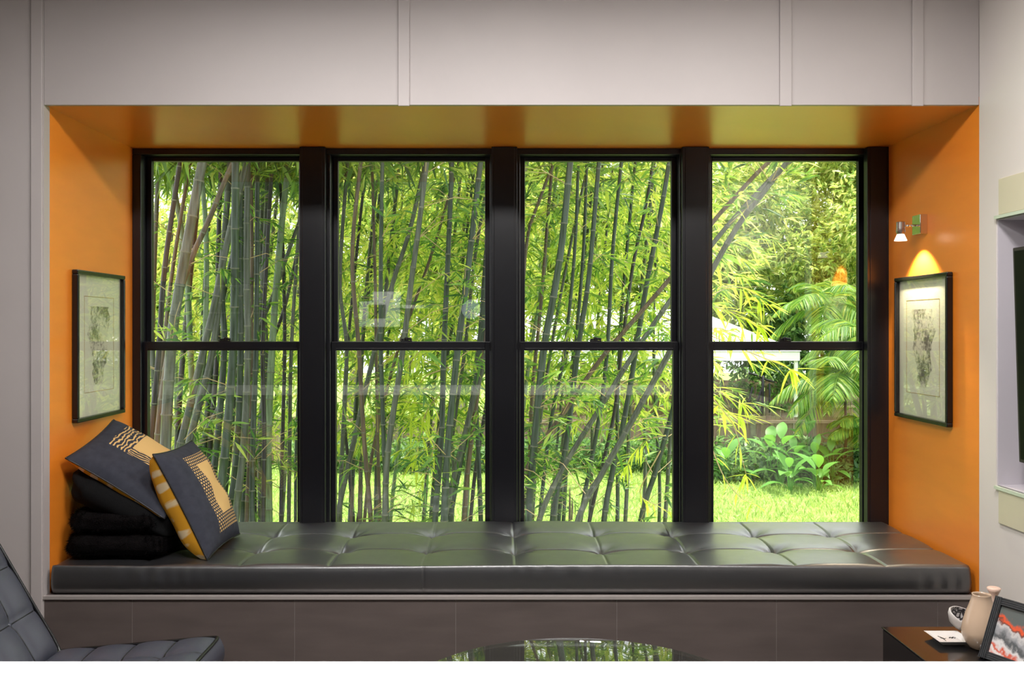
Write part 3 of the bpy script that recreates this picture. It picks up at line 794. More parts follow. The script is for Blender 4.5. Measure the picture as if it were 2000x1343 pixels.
# ------------------------------------------------------------------ lounge chair
ch = empty('lounge_chair', (-1.2, 2.59, 0), 'charcoal tufted leather lounge chair with steel legs', 'chair')
def tufted(O, U, V, nu, nv, th_, name, sub=9):
    """biscuit-tufted cushion: O corner, U and V edges, thickness along U x V"""
    O, U, V = Vector(O), Vector(U), Vector(V); N_ = U.cross(V).normalized(); lu, lv = U.length, V.length
    m = MB(); a, b_ = nu * sub, nv * sub
    def edge(s, t):
        e = min(s * lu, (1 - s) * lu, t * lv, (1 - t) * lv); return min(1, e / .03)
    def top(s, t):
        fu, fv = (s * nu) % 1.0, (t * nv) % 1.0
        if s >= 1: fu = 1.0
        if t >= 1: fv = 1.0
        bu, bv = math.sin(math.pi * fu), math.sin(math.pi * fv)
        h = .016 * (bu * bv) ** .45 - .004
        # pulled down at the button corners
        iu, iv = round(s * nu), round(t * nv)
        if 0 < iu < nu and 0 < iv < nv:
            r = math.hypot((s * nu - iu) * lu / nu, (t * nv - iv) * lv / nv); h -= .014 * math.exp(-r / .02)
        e = edge(s, t); h *= (.35 + .65 * e)
        return O + U * s + V * t + N_ * (th_ / 2 + h - .012 * (1 - e) ** 2)
    m.grid(top, a, b_)
    m.grid(lambda s, t: O + U * s + V * t - N_ * (th_ / 2 - .006 * (1 - edge(s, t))), a // 3, b_ // 3, flip=True)
    def sidef(p0, p1):
        def f(s, t):
            p = p0 + (p1 - p0) * s; c = O + U / 2 + V / 2
            out = (p1 - p0).cross(N_).normalized()
            if out.dot(p - c) < 0: out = -out
            return p + out * .014 * math.sin(math.pi * t) + N_ * ((t - .5) * (th_ - .010))
        return f
    P = [O, O + U, O + U + V, O + V]
    for k in range(4): m.grid(sidef(P[k], P[(k + 1) % 4]), 24, 6)
    c = m.build(name, M['leather_chair'], ch, smooth=True)
    for side in (1, -1):
        pts = []
        for k in range(4):
            p0, p1 = P[k], P[(k + 1) % 4]; d = (p1 - p0).normalized(); q = (P[(k + 2) % 4] - p1).normalized()
            pts += [p0 + (p1 - p0) * f for f in (.04, .25, .5, .75, .96)]
        pts = smooth_path(pts + [pts[0]], 3)
        MB().tube([p + N_ * side * (th_ / 2 - .006) for p in pts], .0055, 7).build('piping', M['piping'], c, smooth=True)
    for i in range(1, nu):
        for j in range(1, nv):
            p = top(i / nu, j / nv) + N_ * .002
            bt = MB(); prof = [(0, .006), (.006, .005), (.0105, .001), (.0105, -.003)]
            q = N_.to_track_quat('Z', 'Y').to_matrix()
            bt.lathe(prof, (0, 0, 0), 12); bt.v = [tuple(p + q @ Vector(v)) for v in bt.v]
            bt.build('button', M['leather_chair'], c, smooth=True)
    for i in range(1, nu):      # seam piping in the channels
        MB().tube([top(i / nu, k / 24) + N_ * .0005 for k in range(25)], .0022, 5).build('seam', M['piping'], c, smooth=True)
    for j in range(1, nv):
        MB().tube([top(k / 24, j / nv) + N_ * .0005 for k in range(25)], .0022, 5).build('seam', M['piping'], c, smooth=True)
    return c
su = Vector((.515, 0, .045)); sn = Vector((-su.z, 0, su.x)).normalized()
so = Vector((-1.402, 2.235, .404)) - sn * .05
tufted(so, su, Vector((0, .735, 0)), 4, 5, .10, 'seat_cushion')
bu_ = Vector((-.325, 0, .56)); bn = Vector((bu_.z, 0, -bu_.x)).normalized()
bo_ = Vector((-1.385, 2.235, .395)) - bn * .05
tufted(bo_, Vector((0, .735, 0)), bu_, 5, 4, .10, 'back_cushion')
for y in (2.30, 2.90):       # crossed flat-bar legs
    m1 = smooth_path([(-.90, y, .005), (-.96, y, .17), (-1.16, y, .29), (-1.42, y, .40), (-1.56, y, .62), (-1.70, y, .84)], 6)
    m2 = smooth_path([(-1.66, y, .005), (-1.50, y, .19), (-1.28, y, .29), (-1.02, y, .335), (-.90, y, .345)], 6)
    for pth in (m1, m2):
        b_ = MB()
        for q in range(len(pth) - 1):
            c = (pth[q] + pth[q + 1]) / 2; d = (pth[q + 1] - pth[q]); nn = Vector((-d.z, 0, d.x)).normalized()
            b_.obox(c, d * .54, nn * .006, Vector((0, .017, 0)))
        b_.build('leg', M['chrome'], ch)
for x, z in ((-.92, .345), (-1.42, .335), (-1.60, .60)):
    MB().tube([(x, 2.28, z - .012), (x, 2.92, z - .012)], .008, 8).build('cross_bar', M['chrome'], ch)

# ------------------------------------------------------------------ round glass coffee table
gcx, gcy, gr, gz = .237, 2.51, .523, .42
ct = empty('coffee_table', (gcx, gcy, 0), 'round clear glass coffee table in front of the bench', 'table')
MB().lathe([(0, gz - .012), (gr - .003, gz - .012), (gr, gz - .009), (gr, gz - .003), (gr - .003, gz), (0, gz)], (gcx, gcy, 0), 96).build('glass_top', glassmat('table_glass', f0=.10, tint=(.90, .96, .93), grow=1.2), ct)
for k in range(3):
    a = k * 2 * math.pi / 3 + .5; c_, s_ = math.cos(a), math.sin(a)
    MB().tube([(gcx + .36 * c_, gcy + .36 * s_, .0), (gcx + .36 * c_, gcy + .36 * s_, gz - .013)], .014, 14).build('leg', M['chrome'], ct, smooth=True)
MB().tube([(gcx + .36 * math.cos(w * math.pi / 24), gcy + .36 * math.sin(w * math.pi / 24), .12) for w in range(49)], .009, 8).build('ring_brace', M['chrome'], ct, smooth=True)

# ------------------------------------------------------------------ kitchen counter in front of the viewer, and the kitchen behind
M['cladding'] = mat('charcoal_cladding', (44, 42, 42), .55, var=.15, scale=4, stretch=(1, 1, 6))
CZ = .95; CYE = (EYE - CZ) * F / (1290.5 - VY)
kc = empty('kitchen_counter', (-.2, CYE - .35, 0), 'white kitchen counter across the bottom of the view', 'counter')
bx(-2.6, XR - .004, CYE - .62, CYE, CZ - .04, CZ).build('worktop', M['white_lacquer'], kc, bevel=.0015)
bx(-2.55, XR - .02, CYE - .60, CYE - .12, .10, CZ - .041).build('carcass', M['cladding'], kc)
bx(-2.52, XR - .04, CYE - .58, CYE - .16, 0, .10).build('plinth', M['cladding'], kc)

kb = RY0 + .004
hx = -1.37
M['unit'] = mat('dark_walnut_unit', (58, 48, 42), .5, rgb2=(40, 32, 28), scale=5, stretch=(1, 1, 8))
hd = empty('range_hood', (hx, kb, 1.42), 'white range hood on the wall behind the viewer', 'hood')
MB().box(hx - .24, hx + .24, kb, kb + .42, 1.44, 1.74).build('body', M['white_lacquer'], hd, bevel=.004)
bx(hx - .10, hx + .24, kb, kb + .3, 1.742, 1.86).build('flue', M['white_lacquer'], hd, bevel=.003)
bx(hx + .24, hx + .72, kb, kb + .3, 1.66, 1.70).build('side_shelf', M['white_lacquer'], hd)
bx(hx - .13, hx + .07, kb + .42, kb + .424, 1.54, 1.70).build('dark_glass', M['tv'], hd)
kt = empty('kitchen_units', (-1.2, kb + .3, 0), 'dark kitchen units along the back wall', 'cabinet')
for k in range(6):
    d_ = bx(-3.9 + k * .9, -3.9 + k * .9 + .895, kb, kb + .58, .1, .90).build('body', M['unit'], kt)
    bx(-3.9 + k * .9 + .005, -3.9 + k * .9 + .89, kb + .581, kb + .60, .11, .895).build('door', M['unit'], kt, bevel=.002)
bx(-3.9, 1.5, kb, kb + .62, .901, .94).build('worktop', mat('dark_worktop', (60, 58, 58), .3, var=.1), kt)
sh = empty('wall_shelf_unit', (-3.0, kb, 1.25), 'white open shelves on the back wall', 'shelf')
for x in (-3.55, -3.0, -2.45):
    bx(x - .045, x + .045, kb, kb + .28, 1.25, 1.95).build('upright', M['white_lacquer'], sh)
for z in (1.25, 1.6, 1.92):
    bx(-3.5, -2.5, kb + .01, kb + .26, z, z + .02).build('shelf_board', M['counter_base'], sh)

M['pendant'] = emat('lit_opal_glass', (225, 236, 255), 1.1)  # added globe, glows only to put a bright spot in the window glass
for k, (x, lab) in enumerate([(pX(920, 9.5), 'added opal glass pendant making the glow reflected in the window')]):
    y = 8.6 - 9.5; z = 1.62
    l = empty('added_pendant', (x, y, z - .1), lab, 'lamp')
    MB().lathe([(0, z - .1), (.05, z - .09), (.09, z - .04), (.1, z), (.085, z + .05), (.04, z + .09), (.02, z + .1), (0, z + .1)], (x, y, 0), 24).build('shade', M['pendant'], l, smooth=True)
    MB().tube([(x, y, z + .1), (x, y, ZC)], .004, 6).build('cord', M['black_matt'], l)

tx, tyy, tz = hx + .15, -1.0, ZC  # unseen spotlight added so the hood shows up in the window reflection
ts = empty('added_spotlight', (tx, tyy, tz - .16), 'added black spotlight brightening the range hood for its reflection', 'lamp')
MB().tube([(tx, tyy, tz), (tx, tyy, tz - .08)], .012, 10).build('stem', M['black_matt'], ts)
aim = (Vector((hx, kb + .3, 1.6)) - Vector((tx, tyy, tz - .1))).normalized()
hc = Vector((tx, tyy, tz - .1))
MB().tube([hc - aim * .06, hc + aim * .07], .035, 20, cap=False).build('lamp_head', M['black_matt'], ts)
MB().tube([hc - aim * .062, hc - aim * .055], .035, 20).build('rear_cap', M['black_matt'], ts)
a = bpy.data.lights.new('hood_fill_light', 'SPOT'); a.energy = 200.0; a.spot_size = math.radians(38); a.spot_blend = .4; a.shadow_soft_size = .02
ao = bpy.data.objects.new('hood_fill_light', a); COL.objects.link(ao); ao.parent = ts; ao.location = hc + aim * .03 - Vector((tx, tyy, tz - .16)); ao.rotation_euler = aim.to_track_quat('-Z', 'Y').to_euler()
FILL_LAMPS = [(-.85, 2.1), (.05, 2.15), (1.0, 2.15)]  # unseen lamps, added and placed for how they brighten the walls
ORD = ['in front of the leftmost window', 'in front of the middle of the windows', 'nearest to the cream side wall']
for k, (x, y) in enumerate(FILL_LAMPS):
    l = empty('added_ceiling_light', (x, y, ZC - .05), 'added round white ceiling light ' + ORD[k], 'lamp', 'added ceiling lights')
    MB().lathe([(0, ZC - .001), (.20, ZC - .001), (.20, ZC - .05), (.185, ZC - .052), (.185, ZC - .03), (0, ZC - .03)], (x, y, 0), 32).build('housing', M['counter_base'], l)
    MB().lathe([(0, ZC - .044), (.183, ZC - .044), (.183, ZC - .034), (0, ZC - .034)], (x, y, 0), 32).build('diffuser', emat('lit_diffuser_%d' % k, (255, 250, 244), 3.0), l)
    a = bpy.data.lights.new('room_fill_light', 'AREA'); a.shape = 'DISK'; a.size = .36; a.energy = CEILING_FILL_W; a.color = (1.0, .975, .965); a.spread = math.radians(178)
    ao = bpy.data.objects.new('room_fill_light', a); COL.objects.link(ao); ao.parent = l; ao.location = (0, 0, -.004)

# ------------------------------------------------------------------ garden
GZ = -2.2
M['soil'] = mat('lawn_soil', (140, 166, 80), .95, rgb2=(118, 146, 62), scale=3)
tag(bx(-40, 45, 4.9, 75, GZ - .2, GZ).build('ground', M['soil'], org=(0, 30, GZ)), 'sunlit lawn ground of the back garden', None, kind='structure')
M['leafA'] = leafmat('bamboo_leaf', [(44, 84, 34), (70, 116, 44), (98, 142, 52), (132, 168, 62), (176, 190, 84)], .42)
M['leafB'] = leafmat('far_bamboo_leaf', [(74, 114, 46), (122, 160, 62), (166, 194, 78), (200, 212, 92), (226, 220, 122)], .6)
M['leafT'] = leafmat('tree_leaf', [(92, 128, 62), (138, 168, 78), (174, 196, 98), (202, 212, 116), (228, 228, 158)], .5)
M['leafD'] = leafmat('shrub_leaf', [(52, 92, 50), (82, 124, 64), (112, 152, 80), (146, 180, 98)], .4)
M['leafP'] = leafmat('palm_leaf', [(70, 118, 44), (104, 152, 58), (138, 178, 66), (186, 190, 70)], .45)
M['broad'] = leafmat('broad_leaf', [(62, 118, 44), (92, 152, 58), (130, 180, 78)], .4)
M['grass'] = leafmat('grass_blade', [(118, 150, 66), (142, 174, 82), (164, 190, 98), (184, 202, 122)], .4)
def culmmat(name, a, b_, s=10):
    return mat(name, a, .42, rgb2=b_, scale=s, stretch=(6, 6, .35), spec=.4)
TONES = {
 'g': (culmmat('culm_green', (50, 66, 44), (28, 40, 26)), 'dark green'),
 'y': (culmmat('culm_grey', (80, 86, 68), (44, 50, 36)), 'grey-green'),
 'p': (culmmat('culm_pale', (112, 132, 92), (66, 84, 54)), 'pale green'),
 'b': (culmmat('culm_brown', (100, 84, 58), (50, 42, 28)), 'brown'),
 'd': (culmmat('culm_dark', (44, 42, 30), (24, 24, 16)), 'dark olive'),
}
M['node'] = mat('culm_node_ring', (88, 90, 70), .6, var=.25)
M['twig'] = mat('bamboo_twig', (164, 142, 96), .6, var=.15)

# each culm: points in the picture (bottom first), width in pixels, tone, distance in metres
CULMS = [
 # leftmost window
 ([(292, 900), (310, 690), (322, 520), (352, 313)], 13, 'd', 7.6), ([(300, 870), (318, 690), (338, 520), (372, 313)], 10, 'b', 8.4),
 ([(322, 900), (334, 683), (344, 600), (374, 429), (396, 313)], 25, 'y', 6.9), ([(316, 1010), (352, 870), (396, 690), (420, 590), (438, 500)], 17, 'y', 7.6),
 ([(318, 760), (359, 548), (410, 425), (457, 313)], 14, 'b', 7.2), ([(352, 1010), (375, 850), (398, 700), (403, 474), (391, 313)], 13, 'p', 8.0),
 ([(340, 1010), (368, 870), (412, 700), (430, 560), (450, 313)], 17, 'y', 7.8), ([(396, 1010), (420, 900), (438, 683), (434, 560), (448, 313)], 15, 'g', 8.4),
 ([(424, 1010), (440, 880), (455, 689), (458, 560), (460, 313)], 19, 'g', 7.4), ([(380, 900), (440, 770), (480, 692), (530, 585), (582, 440)], 10, 'y', 8.8),
 ([(446, 1013), (462, 900), (470, 690), (468, 500), (470, 313)], 15, 'g', 8.2), ([(460, 1013), (476, 870), (484, 690), (482, 500), (484, 313)], 16, 'y', 7.9),
 ([(482, 1013), (488, 860), (491, 683), (492, 500), (490, 313)], 10, 'b', 8.6), ([(492, 1013), (494, 860), (500, 683), (502, 500), (503, 313)], 13, 'g', 8.0),
 ([(514, 1013), (516, 850), (513, 683), (520, 520), (532, 313)], 11, 'd', 8.2), ([(525, 1013), (524, 850), (534, 640), (551, 430), (566, 313)], 17, 'p', 8.5),
 ([(549, 1013), (552, 850), (556, 683), (553, 500), (545, 313)], 9, 'd', 9.0), ([(564, 1013), (566, 850), (569, 683), (580, 500), (592, 313)], 9, 'y', 9.2),
 ([(577, 1013), (579, 850), (590, 650), (608, 400), (616, 313)], 7, 'g', 9.8), ([(498, 1013), (500, 900), (524, 700), (556, 600), (586, 470)], 9, 'd', 9.4),
 ([(404, 1013), (412, 850), (424, 690), (426, 500), (432, 313)], 12, 'd', 9.0), ([(436, 1013), (452, 850), (466, 683), (500, 500), (520, 313)], 10, 'g', 9.8),
 ([(300, 1010), (305, 850), (298, 683), (302, 500), (310, 313)], 12, 'y', 9.2), ([(362, 1010), (378, 860), (372, 690), (362, 500), (330, 313)], 14, 'p', 9.0),
 ([(330, 1010), (344, 900), (352, 760), (366, 600), (384, 420), (392, 313)], 13, 'd', 9.6), ([(384, 1010), (400, 860), (416, 700), (440, 560), (480, 400), (508, 313)], 13, 'g', 8.9),
 ([(452, 1013), (462, 880), (478, 760), (500, 683), (516, 520), (524, 313)], 14, 'y', 8.8), ([(474, 1013), (484, 860), (488, 700), (474, 500), (478, 313)], 14, 'g', 9.0),
 ([(508, 1013), (508, 860), (520, 690), (510, 500), (516, 313)], 11, 'y', 9.3),
 # second window
 ([(664, 1013), (668, 888), (677, 683), (664, 548), (679, 313)], 10, 'y', 8.8), ([(660, 1007), (694, 850), (730, 692), (765, 560), (801, 447), (832, 313)], 12, 'y', 8.6),
 ([(724, 1013), (711, 858), (701, 683), (688, 500), (705, 313)], 11, 'b', 8.2), ([(756, 1013), (750, 870), (744, 683), (744, 500), (747, 313)], 11, 'g', 8.0),
 ([(742, 1013), (738, 870), (735, 700), (733, 560), (730, 440)], 8, 'b', 9.2), ([(752, 1000), (758, 880), (786, 689), (802, 560), (817, 450), (834, 313)], 14, 'y', 7.8),
 ([(712, 1013), (730, 870), (775, 690), (810, 590), (850, 474), (897, 313)], 8, 'b', 9.6), ([(850, 1013), (862, 858), (867, 683), (876, 480), (883, 313)], 14, 'g', 7.8),
 ([(868, 1013), (922, 793), (950, 690), (975, 560)], 13, 'y', 8.2), ([(879, 1013), (908, 858), (936, 700), (958, 500)], 13, 'g', 8.6),
 ([(868, 1010), (874, 880), (894, 683), (915, 518), (939, 313)], 17, 'g', 7.6), ([(907, 1013), (916, 900), (934, 760), (950, 640)], 11, 'b', 8.6),
 ([(939, 1013), (934, 880), (930, 760), (940, 620), (950, 480)], 11, 'g', 8.8), ([(926, 940), (948, 800), (966, 690), (985, 560)], 9, 'd', 9.2),
 ([(690, 1013), (680, 900), (672, 780), (690, 560), (716, 313)], 8, 'd', 10.0), ([(865, 1013), (884, 850), (908, 683), (928, 500), (960, 313)], 9, 'y', 9.8),
 # third window
 ([(1032, 1013), (1047, 829), (1062, 683), (1080, 585), (1098, 470), (1114, 313)], 18, 'g', 7.6), ([(1022, 930), (1105, 800), (1180, 693), (1310, 542), (1396, 429), (1434, 387), (1458, 360), (1505, 313)], 11, 'b', 7.9),
 ([(1054, 1013), (1075, 829), (1102, 690), (1122, 495), (1130, 313)], 9, 'g', 8.8), ([(1050, 1025), (1101, 912), (1170, 800), (1237, 692), (1313, 581), (1396, 471), (1458, 399), (1524, 330), (1546, 313)], 12, 'y', 7.3),
 ([(1080, 1013), (1107, 858), (1129, 683), (1150, 540), (1170, 313)], 13, 'g', 7.9), ([(1092, 1013), (1100, 930), (1112, 830), (1124, 683), (1140, 480), (1146, 313)], 9, 'g', 9.2),
 ([(1134, 1013), (1170, 817), (1186, 683), (1196, 500), (1214, 313)], 10, 'g', 8.7), ([(1130, 1013), (1170, 935), (1214, 858), (1308, 687), (1396, 518), (1449, 429), (1485, 384), (1542, 311)], 14, 'y', 7.0),
 ([(1152, 1013), (1198, 817), (1214, 683), (1236, 520), (1262, 400), (1276, 313)], 9, 'd', 9.1), ([(1180, 1013), (1197, 918), (1220, 814), (1242, 683), (1262, 560), (1292, 405), (1308, 313)], 13, 'g', 8.0),
 ([(1252, 1013), (1281, 918), (1314, 799), (1342, 680), (1356, 540), (1362, 313)], 12, 'g', 8.2), ([(1018, 620), (1030, 465), (1050, 400), (1084, 313)], 9, 'b', 9.0),
 ([(1040, 1013), (1052, 850), (1076, 683), (1110, 500), (1150, 313)], 8, 'y', 9.8), ([(1022, 1013), (1034, 900), (1040, 760), (1056, 600), (1072, 400)], 9, 'b', 9.3),
]
def extend(pts):
    """carry a traced culm on down to the ground and up beyond the window head"""
    a, b_ = pts[0], pts[1]; d = (a - b_).normalized()
    d = Vector((d.x * .55, d.y * .2, min(d.z, -.6))).normalized()
    k = (GZ - a.z) / d.z; low = a + d * max(k, .1); low.z = GZ - .02
    out = [low, a.lerp(low, .45)] + pts
    z = pts[-1]; t = (pts[-1] - pts[-2]).normalized(); lean_ = Vector((t.x, t.y, 0)); L = 0
    p = z.copy()
    while p.z < 5.2:
        t = (t + Vector((t.x * .10, RNG.uniform(-.03, .05), -.02))).normalized()
        if t.z < .35: t.z = .35; t.normalize()
        p = p + t * .8; out.append(p.copy())
    return out
def culm_mesh(path, r, tone, name='bamboo_culm', label=None, group=None, sides=10):
    sm = smooth_path(path, 10)
    # resample by arc length so that the nodes sit every 25-40 cm
    acc = [0.0]
    for i in range(1, len(sm)): acc.append(acc[-1] + (sm[i] - sm[i - 1]).length)
    tot = acc[-1]
    def at(s):
        i = int(np.searchsorted(acc, s)); i = min(max(i, 1), len(sm) - 1)
        f = (s - acc[i - 1]) / max(1e-6, acc[i] - acc[i - 1]); return sm[i - 1].lerp(sm[i], f)
    P, R, ring, nodes = [], [], set(), []
    s = 0; step = RNG.uniform(.24, .34); nodes_s = []
    ph = RNG.uniform(.1, .3); x = ph
    while x < tot - .1: nodes_s.append(x); x += step * RNG.uniform(.9, 1.1)
    prev = 0.0
    P.append(at(0)); R.append(r)
    for ns in nodes_s:
        rr = r * (1 - .45 * (ns / tot))
        P.append(at((prev + ns) / 2)); R.append(rr)
        for ds, k in ((-.012, 1.0), (-.006, 1.12), (.004, 1.14), (.012, 1.0)):
            if ds == -.006: ring.add(len(P) - 0)
            P.append(at(ns + ds)); R.append(rr * k)
        nodes.append((at(ns), rr)); prev = ns
    P.append(at(tot)); R.append(r * .5)
    m = MB(); m.tube(P, R, sides, mifn=lambda i: 1 if i in ring else 0)
    o = m.build(name, [TONES[tone][0], M['node']], smooth=True, org=P[0])
    return o, nodes, P
ORDN = ['first', 'second', 'third', 'fourth', 'fifth', 'sixth', 'seventh', 'eighth', 'ninth', 'tenth', 'eleventh', 'twelfth', 'thirteenth', 'fourteenth', 'fifteenth', 'sixteenth', 'seventeenth', 'eighteenth', 'nineteenth', 'twentieth', 'twenty-first', 'twenty-second', 'twenty-third', 'twenty-fourth', 'twenty-fifth', 'twenty-sixth', 'twenty-seventh', 'twenty-eighth', 'twenty-ninth']
BOUND = [(0, 29), (29, 45), (45, 59)]
rails = {}
for i, (pts, w, tone, dd) in enumerate(CULMS):
    ys = [p[1] for p in pts]; xs2 = [p[0] for p in pts]
    rails[i] = float(np.interp(675, ys[::-1], xs2[::-1]))
culm_objs = []
for wi, (b0, b1) in enumerate(BOUND):
    order = sorted(range(b0, b1), key=lambda q: rails[q])
    for rank, q in enumerate(order):
        pts, w, tone, dd = CULMS[q]
        r = w * dd / F / 2
        tr = RNG.uniform(-.25, .35)
        P3 = [px(x, y, dd + tr * (1013 - y) / 700) for x, y in pts]
        path = extend(P3)
        dx = P3[-1].x - P3[0].x; ln = dx / max(.5, P3[-1].z - P3[0].z)
        lean = 'leaning far right' if ln > .55 else ('leaning right' if ln > .16 else ('leaning left' if ln < -.05 else 'upright'))
        size = 'thick' if r > .036 else ('slim' if r < .024 else 'sturdy')
        o, nodes, PP = culm_mesh(path, r, tone)
        lab = '%s %s %s bamboo culm, %s from the left behind the %s window' % (size, TONES[tone][1], lean, ORDN[rank], NAMES[wi])
        tag(o, lab, 'bamboo', 'bamboo culms of the clump')
        culm_objs.append((o, nodes, wi, q))

# leafy side branches of the front culms
DENS = [.55, 1.0, 1.15, 1.3]
for o, nodes, wi, q in culm_objs:
    cs, ax, tw = [], [], MB()
    for p, rr in nodes:
        if p.z < -1.4: continue
        vis = p.z > -.3
        pr = (.55 if p.z > 2.4 else .42) * DENS[wi]
        if RNG.random() > pr: continue
        for _ in range(RNG.choice((1, 1, 2))):
            a = RNG.uniform(0, 6.28); d = Vector((math.cos(a), math.sin(a) * .8 + .15, RNG.uniform(.1, .7))).normalized()
            L = RNG.uniform(.25, .75)
            e = p + d * L + Vector((0, 0, -.16 * L * L))
            mid = p + d * L * .5 + Vector((0, 0, .03))
            tw.tube([p, mid, e], [.0035, .0028, .0015], 4, cap=False)
            for _k in range(RNG.choice((2, 3, 3, 4))):
                f = RNG.uniform(.35, 1.05); cs.append(tuple(p + (e - p) * f + Vector([RNG.uniform(-.08, .08) for _z in range(3)])))
                dd2 = d + Vector((RNG.uniform(-.5, .5), RNG.uniform(-.5, .5), RNG.uniform(-.6, .1))); ax.append(tuple(dd2))
    if not cs: continue
    t = tw.build('twigs', M['twig'], o)
    b_, d_, L_, W_ = sprays(cs, ax, NR, n=7, length=(.10, .21), width=.11)
    f = leaf_mesh('foliage', b_, d_, L_, W_, M['leafA'], o, seed=q); f['kind'] = 'stuff'

# the clump's own canopy, unseen above the window head, thickened to shade the culms
for o, nodes, wi, q in culm_objs:
    tops = [p for p, rr in nodes if p.z > 2.75 + .02 * (q % 7)]
    if not tops: continue
    n = (80, 26, 18)[wi]
    c = np.array([tuple(tops[RNG.randrange(len(tops))]) for _ in range(n)]) + NR.normal(size=(n, 3)) * np.array([.5, .5, .3])
    c[:, 2] = np.maximum(c[:, 2], 2.95 + .0 * c[:, 2])
    b_, d_, L_, W_ = sprays(c, NR.normal(size=(n, 3)), NR, n=8, length=(.16, .28), width=.13)
    f = leaf_mesh('shade_canopy', b_, d_, L_, W_, M['leafA'], o, seed=q + 300); f['kind'] = 'stuff'

# rear culms of the clump, wrapped in bright leaves
def rear(x0, x1, n, dmin, dmax, nsp, zmin, zmax, leafm, window, length=(.13, .26), rad=1.0, tone='gypy'):
    for k in range(n):
        x = x0 + (x1 - x0) * (k + RNG.uniform(.15, .85)) / n; d = RNG.uniform(dmin, dmax)
        bx_ = pX(x - RNG.uniform(10, 60), d); tx = pX(x + RNG.uniform(-10, 60), d)
        path = [Vector((bx_, d, GZ - .02)), Vector((bx_ + .1, d, -.8)), Vector(((bx_ + tx) / 2, d + .1, .8)), Vector((tx, d + .2, 2.4)), Vector((tx + .25, d + .3, 4.4)), Vector((tx + .7, d + .4, 5.8))]
        o, nodes, PP = culm_mesh(path, RNG.uniform(.022, .036), RNG.choice(tone), sides=8)
        tag(o, 'slim bamboo culm wrapped in bright leaves far back behind the %s window' % window, 'bamboo', 'rear bamboo culms behind the %s window' % window)
        c = np.zeros((nsp, 3)); t = NR.random(nsp)
        zz = zmin + (zmax - zmin) * NR.random(nsp) ** .9
        ths = NR.random(nsp) * 6.28; rr = rad * np.sqrt(NR.random(nsp))
        cxs = np.interp(zz, [p.z for p in path], [p.x for p in path])
        c[:, 0] = cxs + rr * np.cos(ths); c[:, 1] = d + rr * np.sin(ths) * .8; c[:, 2] = zz
        a = np.stack([np.cos(ths), np.sin(ths) * .8 - .2, NR.uniform(-.7, .3, nsp)], 1)
        b_, d_, L_, W_ = sprays(c, a, NR, n=8, length=length, width=.115, twig=.2)
        f = leaf_mesh('foliage', b_, d_, L_, W_, leafm, o, seed=k + int(x0)); f['kind'] = 'stuff'
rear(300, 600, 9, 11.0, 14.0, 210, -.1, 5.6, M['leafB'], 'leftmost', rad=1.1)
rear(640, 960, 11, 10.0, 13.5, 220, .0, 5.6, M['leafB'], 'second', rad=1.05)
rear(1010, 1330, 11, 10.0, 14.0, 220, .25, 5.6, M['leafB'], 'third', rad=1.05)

# pointed brown shoots at the clump's foot
for k, (x, y, w, dd, lab) in enumerate([(1113, 948, 9, 8.4, 'pointed brown bamboo shoot on the lawn behind the third window'), (686, 926, 8, 8.6, 'left one of two brown bamboo shoots behind the second window'), (702, 905, 9, 8.8, 'right one of two brown bamboo shoots behind the second window')]):
    tip = px(x, y, dd); r = w * dd / F / 2
    P = [Vector((tip.x + .03 * k, dd, GZ - .01))] + [Vector((tip.x, dd, GZ + (tip.z - GZ) * f)) for f in (.25, .5, .7, .85, .95, 1.0)]
    m = MB().tube(P, [r * 1.1, r * 1.08, r, r * .9, r * .7, r * .38, .002], 10)
    s_ = m.build('bamboo_shoot', TONES['b'][0], smooth=True); tag(s_, lab, 'bamboo shoot', 'brown bamboo shoots')
    sh_ = MB()
    for j in range(5):
        z = GZ + (tip.z - GZ) * (.3 + .14 * j)
        sh_.tube([Vector((tip.x + r * .9 * (-1) ** j, dd, z)), Vector((tip.x + r * 1.15 * (-1) ** j, dd, z + .12)), Vector((tip.x + r * .9 * (-1) ** j, dd, z + .2))], [.006, .009, .001], 5)
    sh_.build('sheath', TONES['b'][0], s_)

